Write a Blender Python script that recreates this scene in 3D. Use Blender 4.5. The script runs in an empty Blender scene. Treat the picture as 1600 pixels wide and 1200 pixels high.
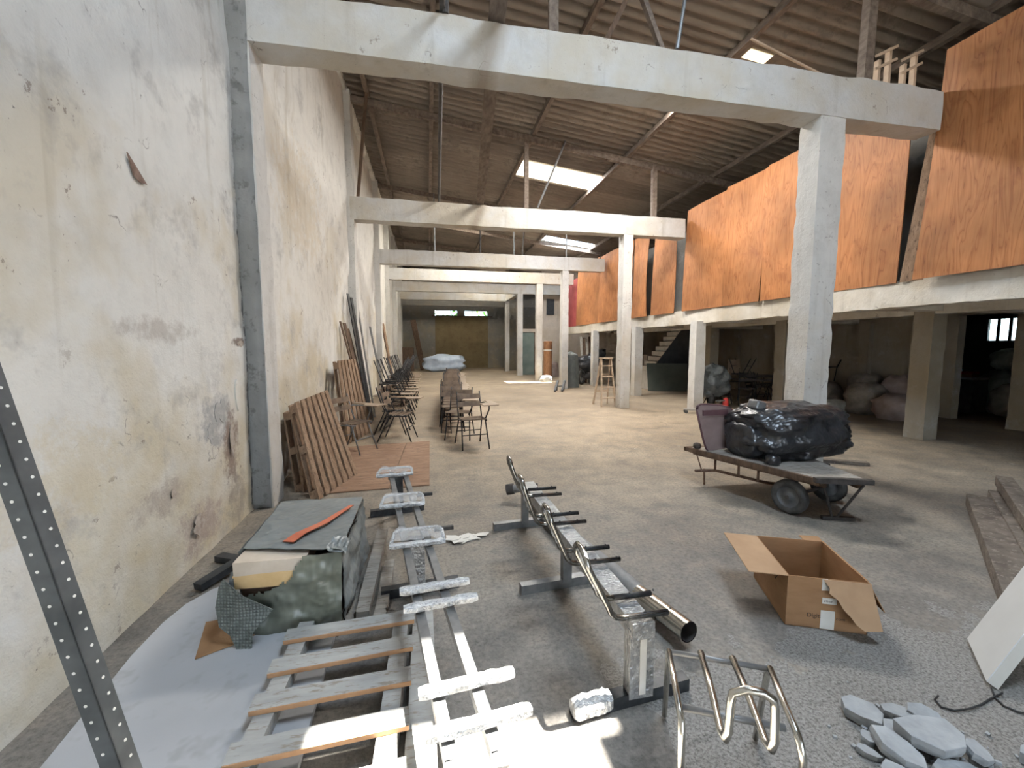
import bpy, bmesh, math, random
from mathutils import Vector, Matrix, noise
R = math.radians
PI = math.pi
rnd = random.Random(7)
scene = bpy.context.scene
C = scene.collection

# ------------------------------------------------------------------ camera
cam_d = bpy.data.cameras.new('camera')
cam_d.sensor_width = 36.0
cam_d.lens = 651.0 / 1600.0 * 36.0
cam_d.clip_start = 0.02
cam_d.clip_end = 300
cam = bpy.data.objects.new('camera', cam_d)
C.objects.link(cam)
cam.location = (0, 0, 1.6)
cam.rotation_euler = (PI / 2 - 0.0916, 0, -0.1978)
scene.camera = cam

# ------------------------------------------------------------------ sky, sun, daylight
scene.view_settings.view_transform = 'Standard'
scene.view_settings.look = 'None'
scene.view_settings.gamma = 1.0
scene.view_settings.exposure = 0.14
scene.cycles.use_adaptive_sampling = True
scene.cycles.adaptive_threshold = 0.11
scene.cycles.adaptive_min_samples = 12
scene.cycles.max_bounces = 6
scene.cycles.diffuse_bounces = 3
scene.cycles.glossy_bounces = 2
scene.cycles.transmission_bounces = 4
scene.cycles.transparent_max_bounces = 8
scene.cycles.caustics_reflective = False
scene.cycles.caustics_refractive = False
world = bpy.data.worlds.new('sky')
scene.world = world
world.use_nodes = True
wn = world.node_tree.nodes
wn['Background'].inputs[0].default_value = (0.74, 0.86, 1.0, 1)
wn['Background'].inputs[1].default_value = 6.0

SUN_DIR = Vector((-0.26, -0.05, -1.0)).normalized()
sun_d = bpy.data.lights.new('sun', 'SUN')
sun_d.energy = 62.0
sun_d.angle = R(0.6)
sun_d.color = (1.0, 0.95, 0.86)
sun = bpy.data.objects.new('sun', sun_d)
C.objects.link(sun)
sun.rotation_euler = SUN_DIR.to_track_quat('-Z', 'Y').to_euler()
sun.location = (3, 1, 14)


def area_light(name, loc, direction, sx, sy, power, color, portal=False):
    d = bpy.data.lights.new(name, 'AREA')
    d.shape = 'RECTANGLE'
    d.size = sx
    d.size_y = sy
    d.energy = power
    d.color = color
    o = bpy.data.objects.new(name, d)
    C.objects.link(o)
    o.location = loc
    o.rotation_euler = Vector(direction).to_track_quat('-Z', 'Y').to_euler()
    if portal:
        d.cycles.is_portal = True
    return o


# daylight through the gate behind the camera and translucent roof sheets, the hidden ones added as fill
GATE_X0, GATE_X1, GATE_Z = -0.9, 4.6, 4.3
area_light('gate_daylight', ((GATE_X0 + GATE_X1) / 2, -7.8, GATE_Z / 2), (0, 1, 0), GATE_X1 - GATE_X0, GATE_Z, 14, (0.74, 0.87, 1.0))


# ------------------------------------------------------------------ helpers
class MB:
    """collects geometry for one mesh"""
    def __init__(self):
        self.v = []
        self.f = []

    def add(self, vs, fs):
        n = len(self.v)
        self.v += [tuple(v) for v in vs]
        self.f += [tuple(i + n for i in f) for f in fs]
        return self

    def box(self, c, s, rot=None):
        hx, hy, hz = s[0] / 2, s[1] / 2, s[2] / 2
        vs = [Vector((x, y, z)) for z in (-hz, hz) for y in (-hy, hy) for x in (-hx, hx)]
        if rot is not None:
            m = rot if isinstance(rot, Matrix) else Matrix.Rotation(rot, 3, 'Z')
            vs = [m @ v for v in vs]
        c = Vector(c)
        return self.add([v + c for v in vs], [(0, 2, 3, 1), (4, 5, 7, 6), (0, 1, 5, 4), (2, 6, 7, 3), (0, 4, 6, 2), (1, 3, 7, 5)])

    def span(self, a, b):
        """box from corner a to corner b"""
        return self.box([(p + q) / 2 for p, q in zip(a, b)], [abs(q - p) for p, q in zip(a, b)])

    def bar(self, p, q, w, h, up=(0, 0, 1)):
        p, q = Vector(p), Vector(q)
        d = q - p
        L = d.length
        d.normalize()
        up = Vector(up)
        if abs(d.dot(up)) > 0.98:
            up = Vector((0, 1, 0))
        s = d.cross(up).normalized()
        u = s.cross(d)
        m = Matrix((s, d, u)).transposed()
        return self.box((p + q) / 2, (w, L, h), m)

    def tube(self, pts, r, n=10, cap=True, radii=None, hollow=False):
        pts = [Vector(p) for p in pts]
        k = len(pts)
        base = len(self.v)
        prev = None
        rings = []
        for i in range(k):
            if i == 0: t = pts[1] - pts[0]
            elif i == k - 1: t = pts[-1] - pts[-2]
            else: t = (pts[i + 1] - pts[i]).normalized() + (pts[i] - pts[i - 1]).normalized()
            t.normalize()
            if prev is None:
                a = Vector((0, 0, 1)) if abs(t.z) < 0.9 else Vector((0, 1, 0))
                u = t.cross(a).normalized()
            else:
                u = (prev - t * prev.dot(t)).normalized()
            prev = u
            w = t.cross(u)
            rr = radii[i] if radii else r
            for j in range(n):
                a = 2 * PI * j / n
                self.v.append(tuple(pts[i] + (u * math.cos(a) + w * math.sin(a)) * rr))
        for i in range(k - 1):
            for j in range(n):
                a = base + i * n + j
                b = base + i * n + (j + 1) % n
                self.f.append((a, b, b + n, a + n))
        if cap:
            self.f.append(tuple(base + j for j in range(n))[::-1])
            self.f.append(tuple(base + (k - 1) * n + j for j in range(n)))
        return self

    def prism(self, poly, z0, z1):
        n = len(poly)
        vs = [(x, y, z0) for x, y in poly] + [(x, y, z1) for x, y in poly]
        fs = [tuple(range(n))[::-1], tuple(range(n, 2 * n))]
        fs += [(i, (i + 1) % n, n + (i + 1) % n, n + i) for i in range(n)]
        return self.add(vs, fs)

    def slab(self, poly3, offset):
        """planar polygon given in 3d, thickened by vector offset"""
        n = len(poly3)
        o = Vector(offset)
        vs = [Vector(p) for p in poly3] + [Vector(p) + o for p in poly3]
        fs = [tuple(range(n))[::-1], tuple(range(n, 2 * n))]
        fs += [(i, (i + 1) % n, n + (i + 1) % n, n + i) for i in range(n)]
        return self.add(vs, fs)

    def lathe(self, prof, n=20, axis='Z', c=(0, 0, 0)):
        base = len(self.v)
        c = Vector(c)
        for r, h in prof:
            for j in range(n):
                a = 2 * PI * j / n
                x, y = r * math.cos(a), r * math.sin(a)
                p = (x, y, h) if axis == 'Z' else ((h, x, y) if axis == 'X' else (x, h, y))
                self.v.append(tuple(Vector(p) + c))
        k = len(prof)
        for i in range(k - 1):
            for j in range(n):
                a = base + i * n + j
                b = base + i * n + (j + 1) % n
                self.f.append((a, b, b + n, a + n))
        return self

    def rough_box(self, a, b, step=0.12, amp=0.012, edge=0.02, seed=0.0, freq=5.0):
        """box cut into a grid with noisy faces and chipped edges"""
        a, b = Vector(a), Vector(b)
        size = b - a
        ns = [max(1, int(round(size[i] / step))) for i in range(3)]
        idx = {}

        def vert(i, j, k):
            key = (i, j, k)
            if key in idx: return idx[key]
            ijk = (i, j, k)
            p = Vector([a[t] + size[t] * ijk[t] / ns[t] for t in range(3)])
            onb = [ijk[t] in (0, ns[t]) for t in range(3)]
            nn = Vector([(-1 if ijk[t] == 0 else 1) if onb[t] else 0 for t in range(3)])
            q = p * freq + Vector((seed, seed * 1.7, seed * 0.3))
            d = noise.noise(q) * amp + noise.noise(q * 0.23) * amp * 1.2
            if sum(onb) >= 2:
                d -= max(0.0, noise.noise(q * 0.9 + Vector((9, 3, 1))) + 0.1) * edge
            p += nn * d
            idx[key] = len(self.v)
            self.v.append(tuple(p))
            return idx[key]
        for ax in range(3):
            u, w = (ax + 1) % 3, (ax + 2) % 3
            for side in (0, ns[ax]):
                for i in range(ns[u]):
                    for j in range(ns[w]):
                        q = []
                        for di, dj in ((0, 0), (1, 0), (1, 1), (0, 1)):
                            ijk = [0, 0, 0]
                            ijk[ax] = side
                            ijk[u] = i + di
                            ijk[w] = j + dj
                            q.append(vert(*ijk))
                        self.f.append(tuple(q) if side else tuple(q[::-1]))
        return self


def obj(name, mb, mat, parent=None, smooth=False, origin=None, bevel=0.0):
    """one mesh object; vertices given in world space unless parent is at the origin"""
    off = Vector(origin) if origin is not None else Vector((0, 0, 0))
    me = bpy.data.meshes.new(name)
    vs = mb.v
    if origin is not None:
        vs = [(x - off.x, y - off.y, z - off.z) for x, y, z in vs]
    me.from_pydata(vs, [], mb.f)
    me.update()
    if smooth is True:
        for p in me.polygons: p.use_smooth = True
    elif smooth:
        for p in me.polygons: p.use_smooth = True
        me.set_sharp_from_angle(angle=R(smooth))
    o = bpy.data.objects.new(name, me)
    C.objects.link(o)
    if mat is not None: me.materials.append(mat)
    if parent is not None:
        o.parent = parent
    elif origin is not None:
        o.location = off
    if bevel:
        m = o.modifiers.new('bevel', 'BEVEL')
        m.width = bevel
        m.segments = 2
        m.limit_method = 'ANGLE'
        m.angle_limit = R(40)
    return o


def tag(o, label, cat, group=None, kind=None):
    if label: o['label'] = label
    if cat: o['category'] = cat
    if group: o['group'] = group
    if kind: o['kind'] = kind
    return o


def thing(name, label, cat, loc=(0, 0, 0), rotz=0.0, group=None):
    o = bpy.data.objects.new(name, None)
    o.empty_display_size = 0.1
    C.objects.link(o)
    o.location = loc
    o.rotation_euler = (0, 0, rotz)
    return tag(o, label, cat, group)


def struct(name, mb, mat, label=None, smooth=False, origin=None):
    o = obj(name, mb, mat, None, smooth, origin)
    o['kind'] = 'structure'
    if label: o['label'] = label
    return o


def copy_tree(o, parent=None):
    c = o.copy()
    C.objects.link(c)
    c.parent = parent
    for ch in list(o.children):
        copy_tree(ch, c)
    return c


# ------------------------------------------------------------------ materials
def new_mat(name):
    m = bpy.data.materials.new(name)
    m.use_nodes = True
    nt = m.node_tree
    return m, nt.nodes, nt.links, nt.nodes['Principled BSDF']


def tex_noise(N, L, co, scale, detail=3, rough=0.6, dist=0.0):
    t = N.new('ShaderNodeTexNoise')
    t.inputs['Scale'].default_value = scale
    t.inputs['Detail'].default_value = detail
    t.inputs['Roughness'].default_value = rough
    t.inputs['Distortion'].default_value = dist
    L.new(co, t.inputs['Vector'])
    return t.outputs['Fac']


def ramp(N, L, fac, stops):
    r = N.new('ShaderNodeValToRGB')
    e = r.color_ramp.elements
    while len(e) < len(stops): e.new(0.5)
    for k, (p, c) in enumerate(stops):
        e[k].position = p
        e[k].color = (c, c, c, 1) if isinstance(c, (int, float)) else (c[0], c[1], c[2], 1)
    L.new(fac, r.inputs['Fac'])
    return r.outputs['Color']


def mixc(N, L, fac, a, b, mode='MIX'):
    m = N.new('ShaderNodeMix')
    m.data_type = 'RGBA'
    m.blend_type = mode
    for s, val in ((m.inputs['Factor'], fac), (m.inputs['A'], a), (m.inputs['B'], b)):
        if hasattr(val, 'links'): L.new(val, s)
        elif isinstance(val, (int, float)): s.default_value = val
        else: s.default_value = (val[0], val[1], val[2], 1)
    return m.outputs['Result']


def mth(N, L, op, a, b=None, c=None):
    m = N.new('ShaderNodeMath')
    m.operation = op
    for k, val in enumerate((a, b, c)):
        if val is None: continue
        if hasattr(val, 'links'): L.new(val, m.inputs[k])
        else: m.inputs[k].default_value = val
    return m.outputs[0]


def coords(N, L, kind='Object', scale=(1, 1, 1)):
    t = N.new('ShaderNodeTexCoord')
    mp = N.new('ShaderNodeMapping')
    mp.inputs['Scale'].default_value = scale
    L.new(t.outputs[kind], mp.inputs['Vector'])
    return mp.outputs['Vector']


def bump(N, L, P, h, strength=0.3, dist=0.02):
    b = N.new('ShaderNodeBump')
    b.inputs['Strength'].default_value = strength
    b.inputs['Distance'].default_value = dist
    L.new(h, b.inputs['Height'])
    L.new(b.outputs['Normal'], P.inputs['Normal'])


def surf(name, c1, c2, scale=6.0, rough=0.7, metal=0.0, bs=0.15, bscale=40.0, stretch=(1, 1, 1), c3=None, spec=0.4, bdist=0.01):
    """two or three tone noisy surface"""
    m, N, L, P = new_mat(name)
    co = coords(N, L, 'Object', stretch)
    n1 = tex_noise(N, L, co, scale)
    col = ramp(N, L, n1, [(0.32, c1), (0.68, c2)])
    if c3 is not None:
        n3 = tex_noise(N, L, co, scale * 3.1, 3, 0.7)
        col = mixc(N, L, ramp(N, L, n3, [(0.56, 0), (0.66, 1)]), col, c3)
    L.new(col, P.inputs['Base Color'])
    P.inputs['Roughness'].default_value = rough
    P.inputs['Metallic'].default_value = metal
    P.inputs['Specular IOR Level'].default_value = spec
    if bs:
        bump(N, L, P, tex_noise(N, L, co, bscale, 2), bs, bdist)
    return m


M = {}
M['steel_dark'] = surf('dark_steel', (0.035, 0.038, 0.042), (0.075, 0.08, 0.085), 14, 0.42, 0.5, 0.08)
M['steel_grey'] = surf('grey_painted_steel', (0.16, 0.165, 0.17), (0.25, 0.25, 0.25), 12, 0.42, 0.45, 0.06)
M['chrome'] = surf('worn_chrome', (0.50, 0.48, 0.43), (0.68, 0.66, 0.6), 18, 0.24, 1.0, 0.05)
M['exhaust'] = surf('dusty_grey_exhaust', (0.19, 0.19, 0.19), (0.27, 0.265, 0.26), 10, 0.65, 0.1, 0.1)
M['chrome_dark'] = surf('smoky_chrome', (0.22, 0.215, 0.2), (0.36, 0.35, 0.32), 18, 0.22, 1.0, 0.05)
M['black_tube'] = surf('black_tube', (0.018, 0.018, 0.02), (0.045, 0.045, 0.045), 20, 0.45, 0.3, 0.05)
M['galv'] = surf('galvanised_post', (0.085, 0.093, 0.098), (0.135, 0.145, 0.15), 9, 0.42, 0.35, 0.05)
M['hole_light'] = surf('bare_metal_hole', (0.72, 0.73, 0.68), (0.8, 0.8, 0.76), 9, 0.5, 0.0, 0.0)
M['cardboard'] = surf('cardboard', (0.285, 0.155, 0.075), (0.35, 0.20, 0.10), 5, 0.85, 0, 0.08, 60, (1, 1, 4))
M['cardboard_in'] = surf('cardboard_inside', (0.36, 0.225, 0.13), (0.43, 0.28, 0.165), 5, 0.85, 0, 0.08, 60)
M['paper'] = surf('white_paper', (0.62, 0.6, 0.55), (0.7, 0.68, 0.63), 12, 0.6, 0, 0.05)
M['ink'] = surf('print_ink', (0.05, 0.035, 0.025), (0.07, 0.05, 0.04), 12, 0.8, 0, 0)
M['wood_pallet'] = surf('pallet_wood', (0.20, 0.125, 0.075), (0.34, 0.225, 0.145), 5, 0.8, 0, 0.25, 30, (3, 3, 1), (0.13, 0.08, 0.05))
M['wood_dark'] = surf('dark_wood', (0.07, 0.042, 0.028), (0.15, 0.095, 0.06), 7, 0.8, 0, 0.25, 30, (3, 3, 1))
M['wood_grey'] = surf('weathered_wood', (0.25, 0.235, 0.21), (0.40, 0.37, 0.33), 4, 0.85, 0, 0.3, 26, (1, 5, 5), (0.2, 0.17, 0.14))
M['wood_old'] = surf('old_dark_timber', (0.115, 0.095, 0.08), (0.21, 0.18, 0.15), 4, 0.9, 0, 0.3, 26, (2, 2, 5), (0.27, 0.24, 0.2))
M['wood_cut'] = surf('cut_wood_edge', (0.45, 0.25, 0.13), (0.56, 0.33, 0.18), 9, 0.8, 0, 0.2, 40)
M['wood_roof'] = surf('roof_timber', (0.13, 0.10, 0.08), (0.24, 0.195, 0.16), 5, 0.9, 0, 0.3, 30, (3, 1, 3))
M['ladder_wood'] = surf('ladder_wood', (0.42, 0.31, 0.22), (0.54, 0.42, 0.31), 8, 0.75, 0, 0.1)
M['seat_ply'] = surf('seat_plywood', (0.12, 0.085, 0.06), (0.22, 0.155, 0.105), 9, 0.55, 0, 0.05)
M['tablet_ply'] = surf('tablet_laminate', (0.26, 0.19, 0.13), (0.36, 0.27, 0.19), 6, 0.45, 0, 0.03)
M['board_grey'] = surf('pale_grey_board', (0.40, 0.41, 0.43), (0.47, 0.48, 0.50), 1.6, 0.42, 0, 0.06, 20, (1, 1, 1), (0.385, 0.39, 0.40))
M['edge_dark'] = surf('dark_board_edge', (0.09, 0.09, 0.10), (0.14, 0.14, 0.15), 9, 0.6, 0, 0.1)
M['floor_ply'] = surf('floor_plywood', (0.22, 0.125, 0.075), (0.34, 0.215, 0.14), 3, 0.75, 0, 0.1, 30, (1, 3, 1), (0.17, 0.11, 0.08))
M['green_wrap'] = surf('green_plastic_wrap', (0.115, 0.125, 0.10), (0.20, 0.21, 0.165), 4, 0.33, 0, 0.5, 7, (1, 1, 1), None, 0.6, 0.03)
M['wrap_top'] = surf('blue_grey_plastic', (0.155, 0.172, 0.17), (0.21, 0.228, 0.226), 4, 0.35, 0, 0.5, 8, (1, 1, 1), None, 0.6, 0.03)
M['orange_strap'] = surf('orange_strap', (0.5, 0.12, 0.06), (0.62, 0.19, 0.1), 12, 0.45, 0, 0.1)
M['foam'] = surf('cream_foam_board', (0.55, 0.46, 0.36), (0.64, 0.55, 0.45), 9, 0.8, 0, 0.1)
M['foam_yellow'] = surf('yellow_foam', (0.62, 0.42, 0.2), (0.70, 0.5, 0.26), 9, 0.8, 0, 0.1)
M['brown_panel'] = surf('brown_panel', (0.10, 0.06, 0.042), (0.19, 0.12, 0.085), 6, 0.7, 0, 0.1, 20, (1, 1, 8))
M['film'] = surf('crumpled_film_wrap', (0.44, 0.46, 0.48), (0.72, 0.73, 0.73), 26, 0.25, 0.15, 0.9, 45, (1, 3, 1), (0.3, 0.31, 0.33), 0.8, 0.02)
M['film_beam'] = surf('film_wrapped_beam', (0.22, 0.225, 0.23), (0.42, 0.42, 0.41), 18, 0.28, 0.3, 0.8, 30, (1, 2.5, 1), (0.55, 0.55, 0.54), 0.7, 0.02)
M['tarp_black'] = surf('black_plastic_tarp', (0.012, 0.013, 0.016), (0.035, 0.037, 0.042), 5, 0.3, 0, 0.7, 9, (1, 1, 1), None, 0.7, 0.04)
M['tarp_grey'] = surf('grey_plastic_cover', (0.07, 0.08, 0.08), (0.13, 0.14, 0.14), 5, 0.4, 0, 0.6, 9, (1, 1, 1), None, 0.6, 0.04)
M['tarp_green'] = surf('green_cover', (0.095, 0.108, 0.103), (0.15, 0.165, 0.158), 5, 0.6, 0, 0.4, 9)
M['tarp_blue'] = surf('pale_blue_tarp', (0.42, 0.52, 0.66), (0.56, 0.64, 0.76), 5, 0.5, 0, 0.4, 9)
M['green_panel'] = surf('dull_green_panel', (0.075, 0.09, 0.078), (0.10, 0.115, 0.10), 3, 0.7, 0, 0.05)
M['mauve_plastic'] = surf('mauve_plastic', (0.21, 0.15, 0.14), (0.27, 0.20, 0.185), 5, 0.45, 0, 0.05)
M['maroon_plastic'] = surf('maroon_plastic', (0.09, 0.045, 0.05), (0.13, 0.065, 0.07), 5, 0.45, 0, 0.05)
M['rubber'] = surf('tyre_rubber', (0.035, 0.034, 0.033), (0.085, 0.082, 0.078), 12, 0.8, 0, 0.3, 60)
M['rim'] = surf('painted_rim', (0.10, 0.105, 0.11), (0.17, 0.175, 0.18), 9, 0.5, 0.4, 0.05)
M['rust'] = surf('rusty_steel', (0.11, 0.06, 0.04), (0.20, 0.13, 0.09), 14, 0.75, 0.2, 0.2)
M['red_paint'] = surf('red_paint', (0.32, 0.022, 0.02), (0.42, 0.04, 0.035), 8, 0.5, 0, 0.05)
M['red_sheet'] = surf('red_painted_sheet', (0.30, 0.05, 0.055), (0.40, 0.08, 0.08), 3, 0.6, 0, 0.05)
M['stone'] = surf('broken_gypsum', (0.31, 0.325, 0.335), (0.42, 0.435, 0.445), 10, 0.9, 0, 0.5, 34, (1, 1, 1), None, 0.2)
M['white_panel'] = surf('white_laminate', (0.50, 0.50, 0.485), (0.55, 0.55, 0.535), 4, 0.45, 0, 0.03)
M['cream_edge'] = surf('cream_panel_edge', (0.46, 0.44, 0.39), (0.52, 0.5, 0.45), 6, 0.6, 0, 0.05)
M['sack'] = surf('woven_sack', (0.17, 0.145, 0.12), (0.29, 0.255, 0.21), 5, 0.9, 0, 0.4, 12, (1, 1, 1), (0.22, 0.2, 0.19))
M['sack_pink'] = surf('pinkish_sack', (0.25, 0.19, 0.17), (0.34, 0.27, 0.245), 5, 0.85, 0, 0.4, 12)
M['sack_white'] = surf('white_sack', (0.4, 0.4, 0.37), (0.55, 0.55, 0.51), 5, 0.8, 0, 0.4, 12)
M['bag_clear'] = surf('pale_plastic_bag', (0.30, 0.35, 0.32), (0.48, 0.53, 0.5), 7, 0.35, 0, 0.5, 16)
M['blue_plastic'] = surf('bright_blue_plastic', (0.02, 0.3, 0.48), (0.04, 0.42, 0.62), 6, 0.4, 0, 0.05)
M['iron'] = surf('old_iron', (0.05, 0.045, 0.042), (0.10, 0.09, 0.085), 12, 0.65, 0.4, 0.2)
M['window_iron'] = surf('window_iron', (0.03, 0.035, 0.04), (0.06, 0.06, 0.065), 9, 0.6, 0.3, 0.1)
M['door_olive'] = surf('olive_brown_door', (0.155, 0.115, 0.056), (0.205, 0.155, 0.078), 1.6, 0.75, 0, 0.08, 20, (1, 1, 1), (0.14, 0.10, 0.05))
M['door_green'] = surf('grey_green_door', (0.17, 0.225, 0.205), (0.235, 0.29, 0.265), 2, 0.6, 0, 0.05)
M['brown_roll'] = surf('rusty_orange_roll', (0.30, 0.145, 0.07), (0.42, 0.22, 0.115), 5, 0.8, 0, 0.2, 20, (4, 4, 1), (0.2, 0.1, 0.06))
M['stair_white'] = surf('pale_stair_concrete', (0.5, 0.46, 0.4), (0.6, 0.56, 0.5), 6, 0.85, 0, 0.1)
M['stair_dark'] = surf('dark_stair_side', (0.055, 0.058, 0.062), (0.085, 0.088, 0.09), 4, 0.8, 0, 0.05)
M['leafy'] = surf('green_leaves', (0.10, 0.28, 0.05), (0.30, 0.52, 0.12), 3, 0.7, 0, 0.3, 9)
M['ground_out'] = surf('street_concrete', (0.36, 0.34, 0.31), (0.44, 0.42, 0.38), 1, 0.9, 0, 0.05)
M['wire'] = surf('black_wire', (0.02, 0.02, 0.02), (0.04, 0.04, 0.04), 12, 0.6, 0, 0)
M['adobe'] = surf('exposed_clay_plaster', (0.19, 0.125, 0.10), (0.30, 0.215, 0.175), 20, 0.95, 0, 0.4)
M['adobe2'] = surf('thin_worn_plaster', (0.36, 0.29, 0.24), (0.52, 0.46, 0.40), 26, 0.95, 0, 0.4)
M['pallet_grey'] = surf('dusty_pallet_board', (0.33, 0.33, 0.32), (0.43, 0.43, 0.41), 4, 0.85, 0, 0.2, 26, (1, 5, 5), (0.27, 0.24, 0.2))
M['led_glow'] = None

m, N, L, P = new_mat('window_glass')
P.inputs['Base Color'].default_value = (0.85, 0.95, 0.9, 1)
P.inputs['Roughness'].default_value = 0.1
P.inputs['Transmission Weight'].default_value = 1.0
P.inputs['IOR'].default_value = 1.02
M['glass'] = m

m, N, L, P = new_mat('clear_roof_sheet')
tr = N.new('ShaderNodeBsdfTransparent')
tr.inputs['Color'].default_value = (0.93, 0.95, 0.96, 1)
L.new(tr.outputs[0], N['Material Output'].inputs['Surface'])
M['clear_sheet'] = m

m, N, L, P = new_mat('aged_translucent_sheet')
tl = N.new('ShaderNodeBsdfTranslucent')
tl.inputs['Color'].default_value = (0.55, 0.5, 0.4, 1)
mx = N.new('ShaderNodeMixShader')
mx.inputs[0].default_value = 0.6
P.inputs['Base Color'].default_value = (0.5, 0.45, 0.36, 1)
L.new(P.outputs[0], mx.inputs[1])
L.new(tl.outputs[0], mx.inputs[2])
L.new(mx.outputs[0], N['Material Output'].inputs['Surface'])
M['milky_sheet'] = m

# transparent film (stretch wrap)
m, N, L, P = new_mat('clear_stretch_film')
P.inputs['Base Color'].default_value = (0.75, 0.77, 0.78, 1)
P.inputs['Roughness'].default_value = 0.18
P.inputs['Alpha'].default_value = 0.5
co = coords(N, L)
bump(N, L, P, tex_noise(N, L, co, 30, 5, 0.6, 1.5), 0.9, 0.02)
M['clear_film'] = m
m2 = m.copy()
m2.name = 'thin_stretch_film'
m2.node_tree.nodes['Principled BSDF'].inputs['Alpha'].default_value = 0.26
M['thin_film'] = m2

# bubble wrap
m, N, L, P = new_mat('bubble_wrap')
co = coords(N, L)
vo = N.new('ShaderNodeTexVoronoi')
vo.inputs['Scale'].default_value = 62
vo.inputs['Randomness'].default_value = 0.15
L.new(co, vo.inputs['Vector'])
L.new(ramp(N, L, vo.outputs['Distance'], [(0.15, (0.20, 0.225, 0.205)), (0.5, (0.105, 0.12, 0.108))]), P.inputs['Base Color'])
P.inputs['Roughness'].default_value = 0.3
inv = mth(N, L, 'SUBTRACT', 1.0, vo.outputs['Distance'])
bump(N, L, P, inv, 0.8, 0.01)
M['bubble'] = m


def concrete_floor():
    m, N, L, P = new_mat('worn_concrete_floor')
    co = coords(N, L)
    big = tex_noise(N, L, co, 0.55, 3, 0.62)
    mid = tex_noise(N, L, co, 3.2, 5, 0.7)
    fine = tex_noise(N, L, co, 38, 3, 0.75)
    c = ramp(N, L, big, [(0.30, (0.190, 0.170, 0.147)), (0.55, (0.258, 0.232, 0.198)), (0.75, (0.325, 0.292, 0.247))])
    sy = N.new('ShaderNodeSeparateXYZ')
    L.new(co, sy.inputs[0])
    dust = ramp(N, L, mth(N, L, 'ADD', mth(N, L, 'MULTIPLY', sy.outputs['Y'], 0.085), mth(N, L, 'MULTIPLY', mid, 0.5)), [(0.42, 0.0), (0.85, 1.0)])
    c = mixc(N, L, mth(N, L, 'MULTIPLY', dust, 0.75), mixc(N, L, 1.0, c, (0.92, 0.95, 1.0), 'MULTIPLY'), mixc(N, L, 1.0, c, (1.62, 1.40, 1.12), 'MULTIPLY'))
    c = mixc(N, L, 0.9, c, ramp(N, L, mid, [(0.28, 0.55), (0.5, 0.92), (0.75, 1.2)]), 'MULTIPLY')
    c = mixc(N, L, 0.9, c, ramp(N, L, fine, [(0.32, 0.62), (0.5, 0.96), (0.7, 1.2)]), 'MULTIPLY')
    # coarse gritty patch of exposed aggregate on the near right
    sx = N.new('ShaderNodeSeparateXYZ')
    L.new(co, sx.inputs[0])
    g = mth(N, L, 'MULTIPLY', mth(N, L, 'LESS_THAN', mth(N, L, 'ADD', sx.outputs['Y'], mth(N, L, 'MULTIPLY', mid, 1.4)), 2.5),
            mth(N, L, 'GREATER_THAN', mth(N, L, 'ADD', sx.outputs['X'], mth(N, L, 'MULTIPLY', big, 1.5)), 1.65))
    grit = tex_noise(N, L, co, 75, 3, 0.8)
    c = mixc(N, L, mth(N, L, 'MULTIPLY', g, 0.85), c, ramp(N, L, grit, [(0.36, (0.09, 0.085, 0.08)), (0.5, (0.245, 0.235, 0.22)), (0.68, (0.36, 0.35, 0.33))]))
    # wandering cracks
    vo = N.new('ShaderNodeTexVoronoi')
    vo.feature = 'DISTANCE_TO_EDGE'
    vo.inputs['Scale'].default_value = 0.42
    wob = N.new('ShaderNodeVectorMath')
    wob.operation = 'ADD'
    nz = N.new('ShaderNodeTexNoise')
    nz.inputs['Scale'].default_value = 2.0
    L.new(co, nz.inputs['Vector'])
    sc = N.new('ShaderNodeVectorMath')
    sc.operation = 'SCALE'
    sc.inputs['Scale'].default_value = 0.35
    L.new(nz.outputs['Color'], sc.inputs[0])
    L.new(co, wob.inputs[0])
    L.new(sc.outputs[0], wob.inputs[1])
    L.new(wob.outputs[0], vo.inputs['Vector'])
    crack = ramp(N, L, vo.outputs['Distance'], [(0.0, 0.6), (0.003, 1.0)])
    c = mixc(N, L, mth(N, L, 'MULTIPLY', ramp(N, L, mid, [(0.42, 0.0), (0.6, 1.0)]), 0.7), c, crack, 'MULTIPLY')
    # pale spots of spilled paint and dust
    sp = tex_noise(N, L, co, 6.5, 3, 0.55)
    c = mixc(N, L, mth(N, L, 'MULTIPLY', ramp(N, L, sp, [(0.735, 0), (0.76, 1)]), 0.5), c, (0.55, 0.53, 0.49))
    L.new(c, P.inputs['Base Color'])
    L.new(ramp(N, L, mid, [(0.3, 0.5), (0.7, 0.78)]), P.inputs['Roughness'])
    P.inputs['Specular IOR Level'].default_value = 0.35
    bump(N, L, P, tex_noise(N, L, co, 45, 2, 0.75), 0.28, 0.012)
    return m


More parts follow.
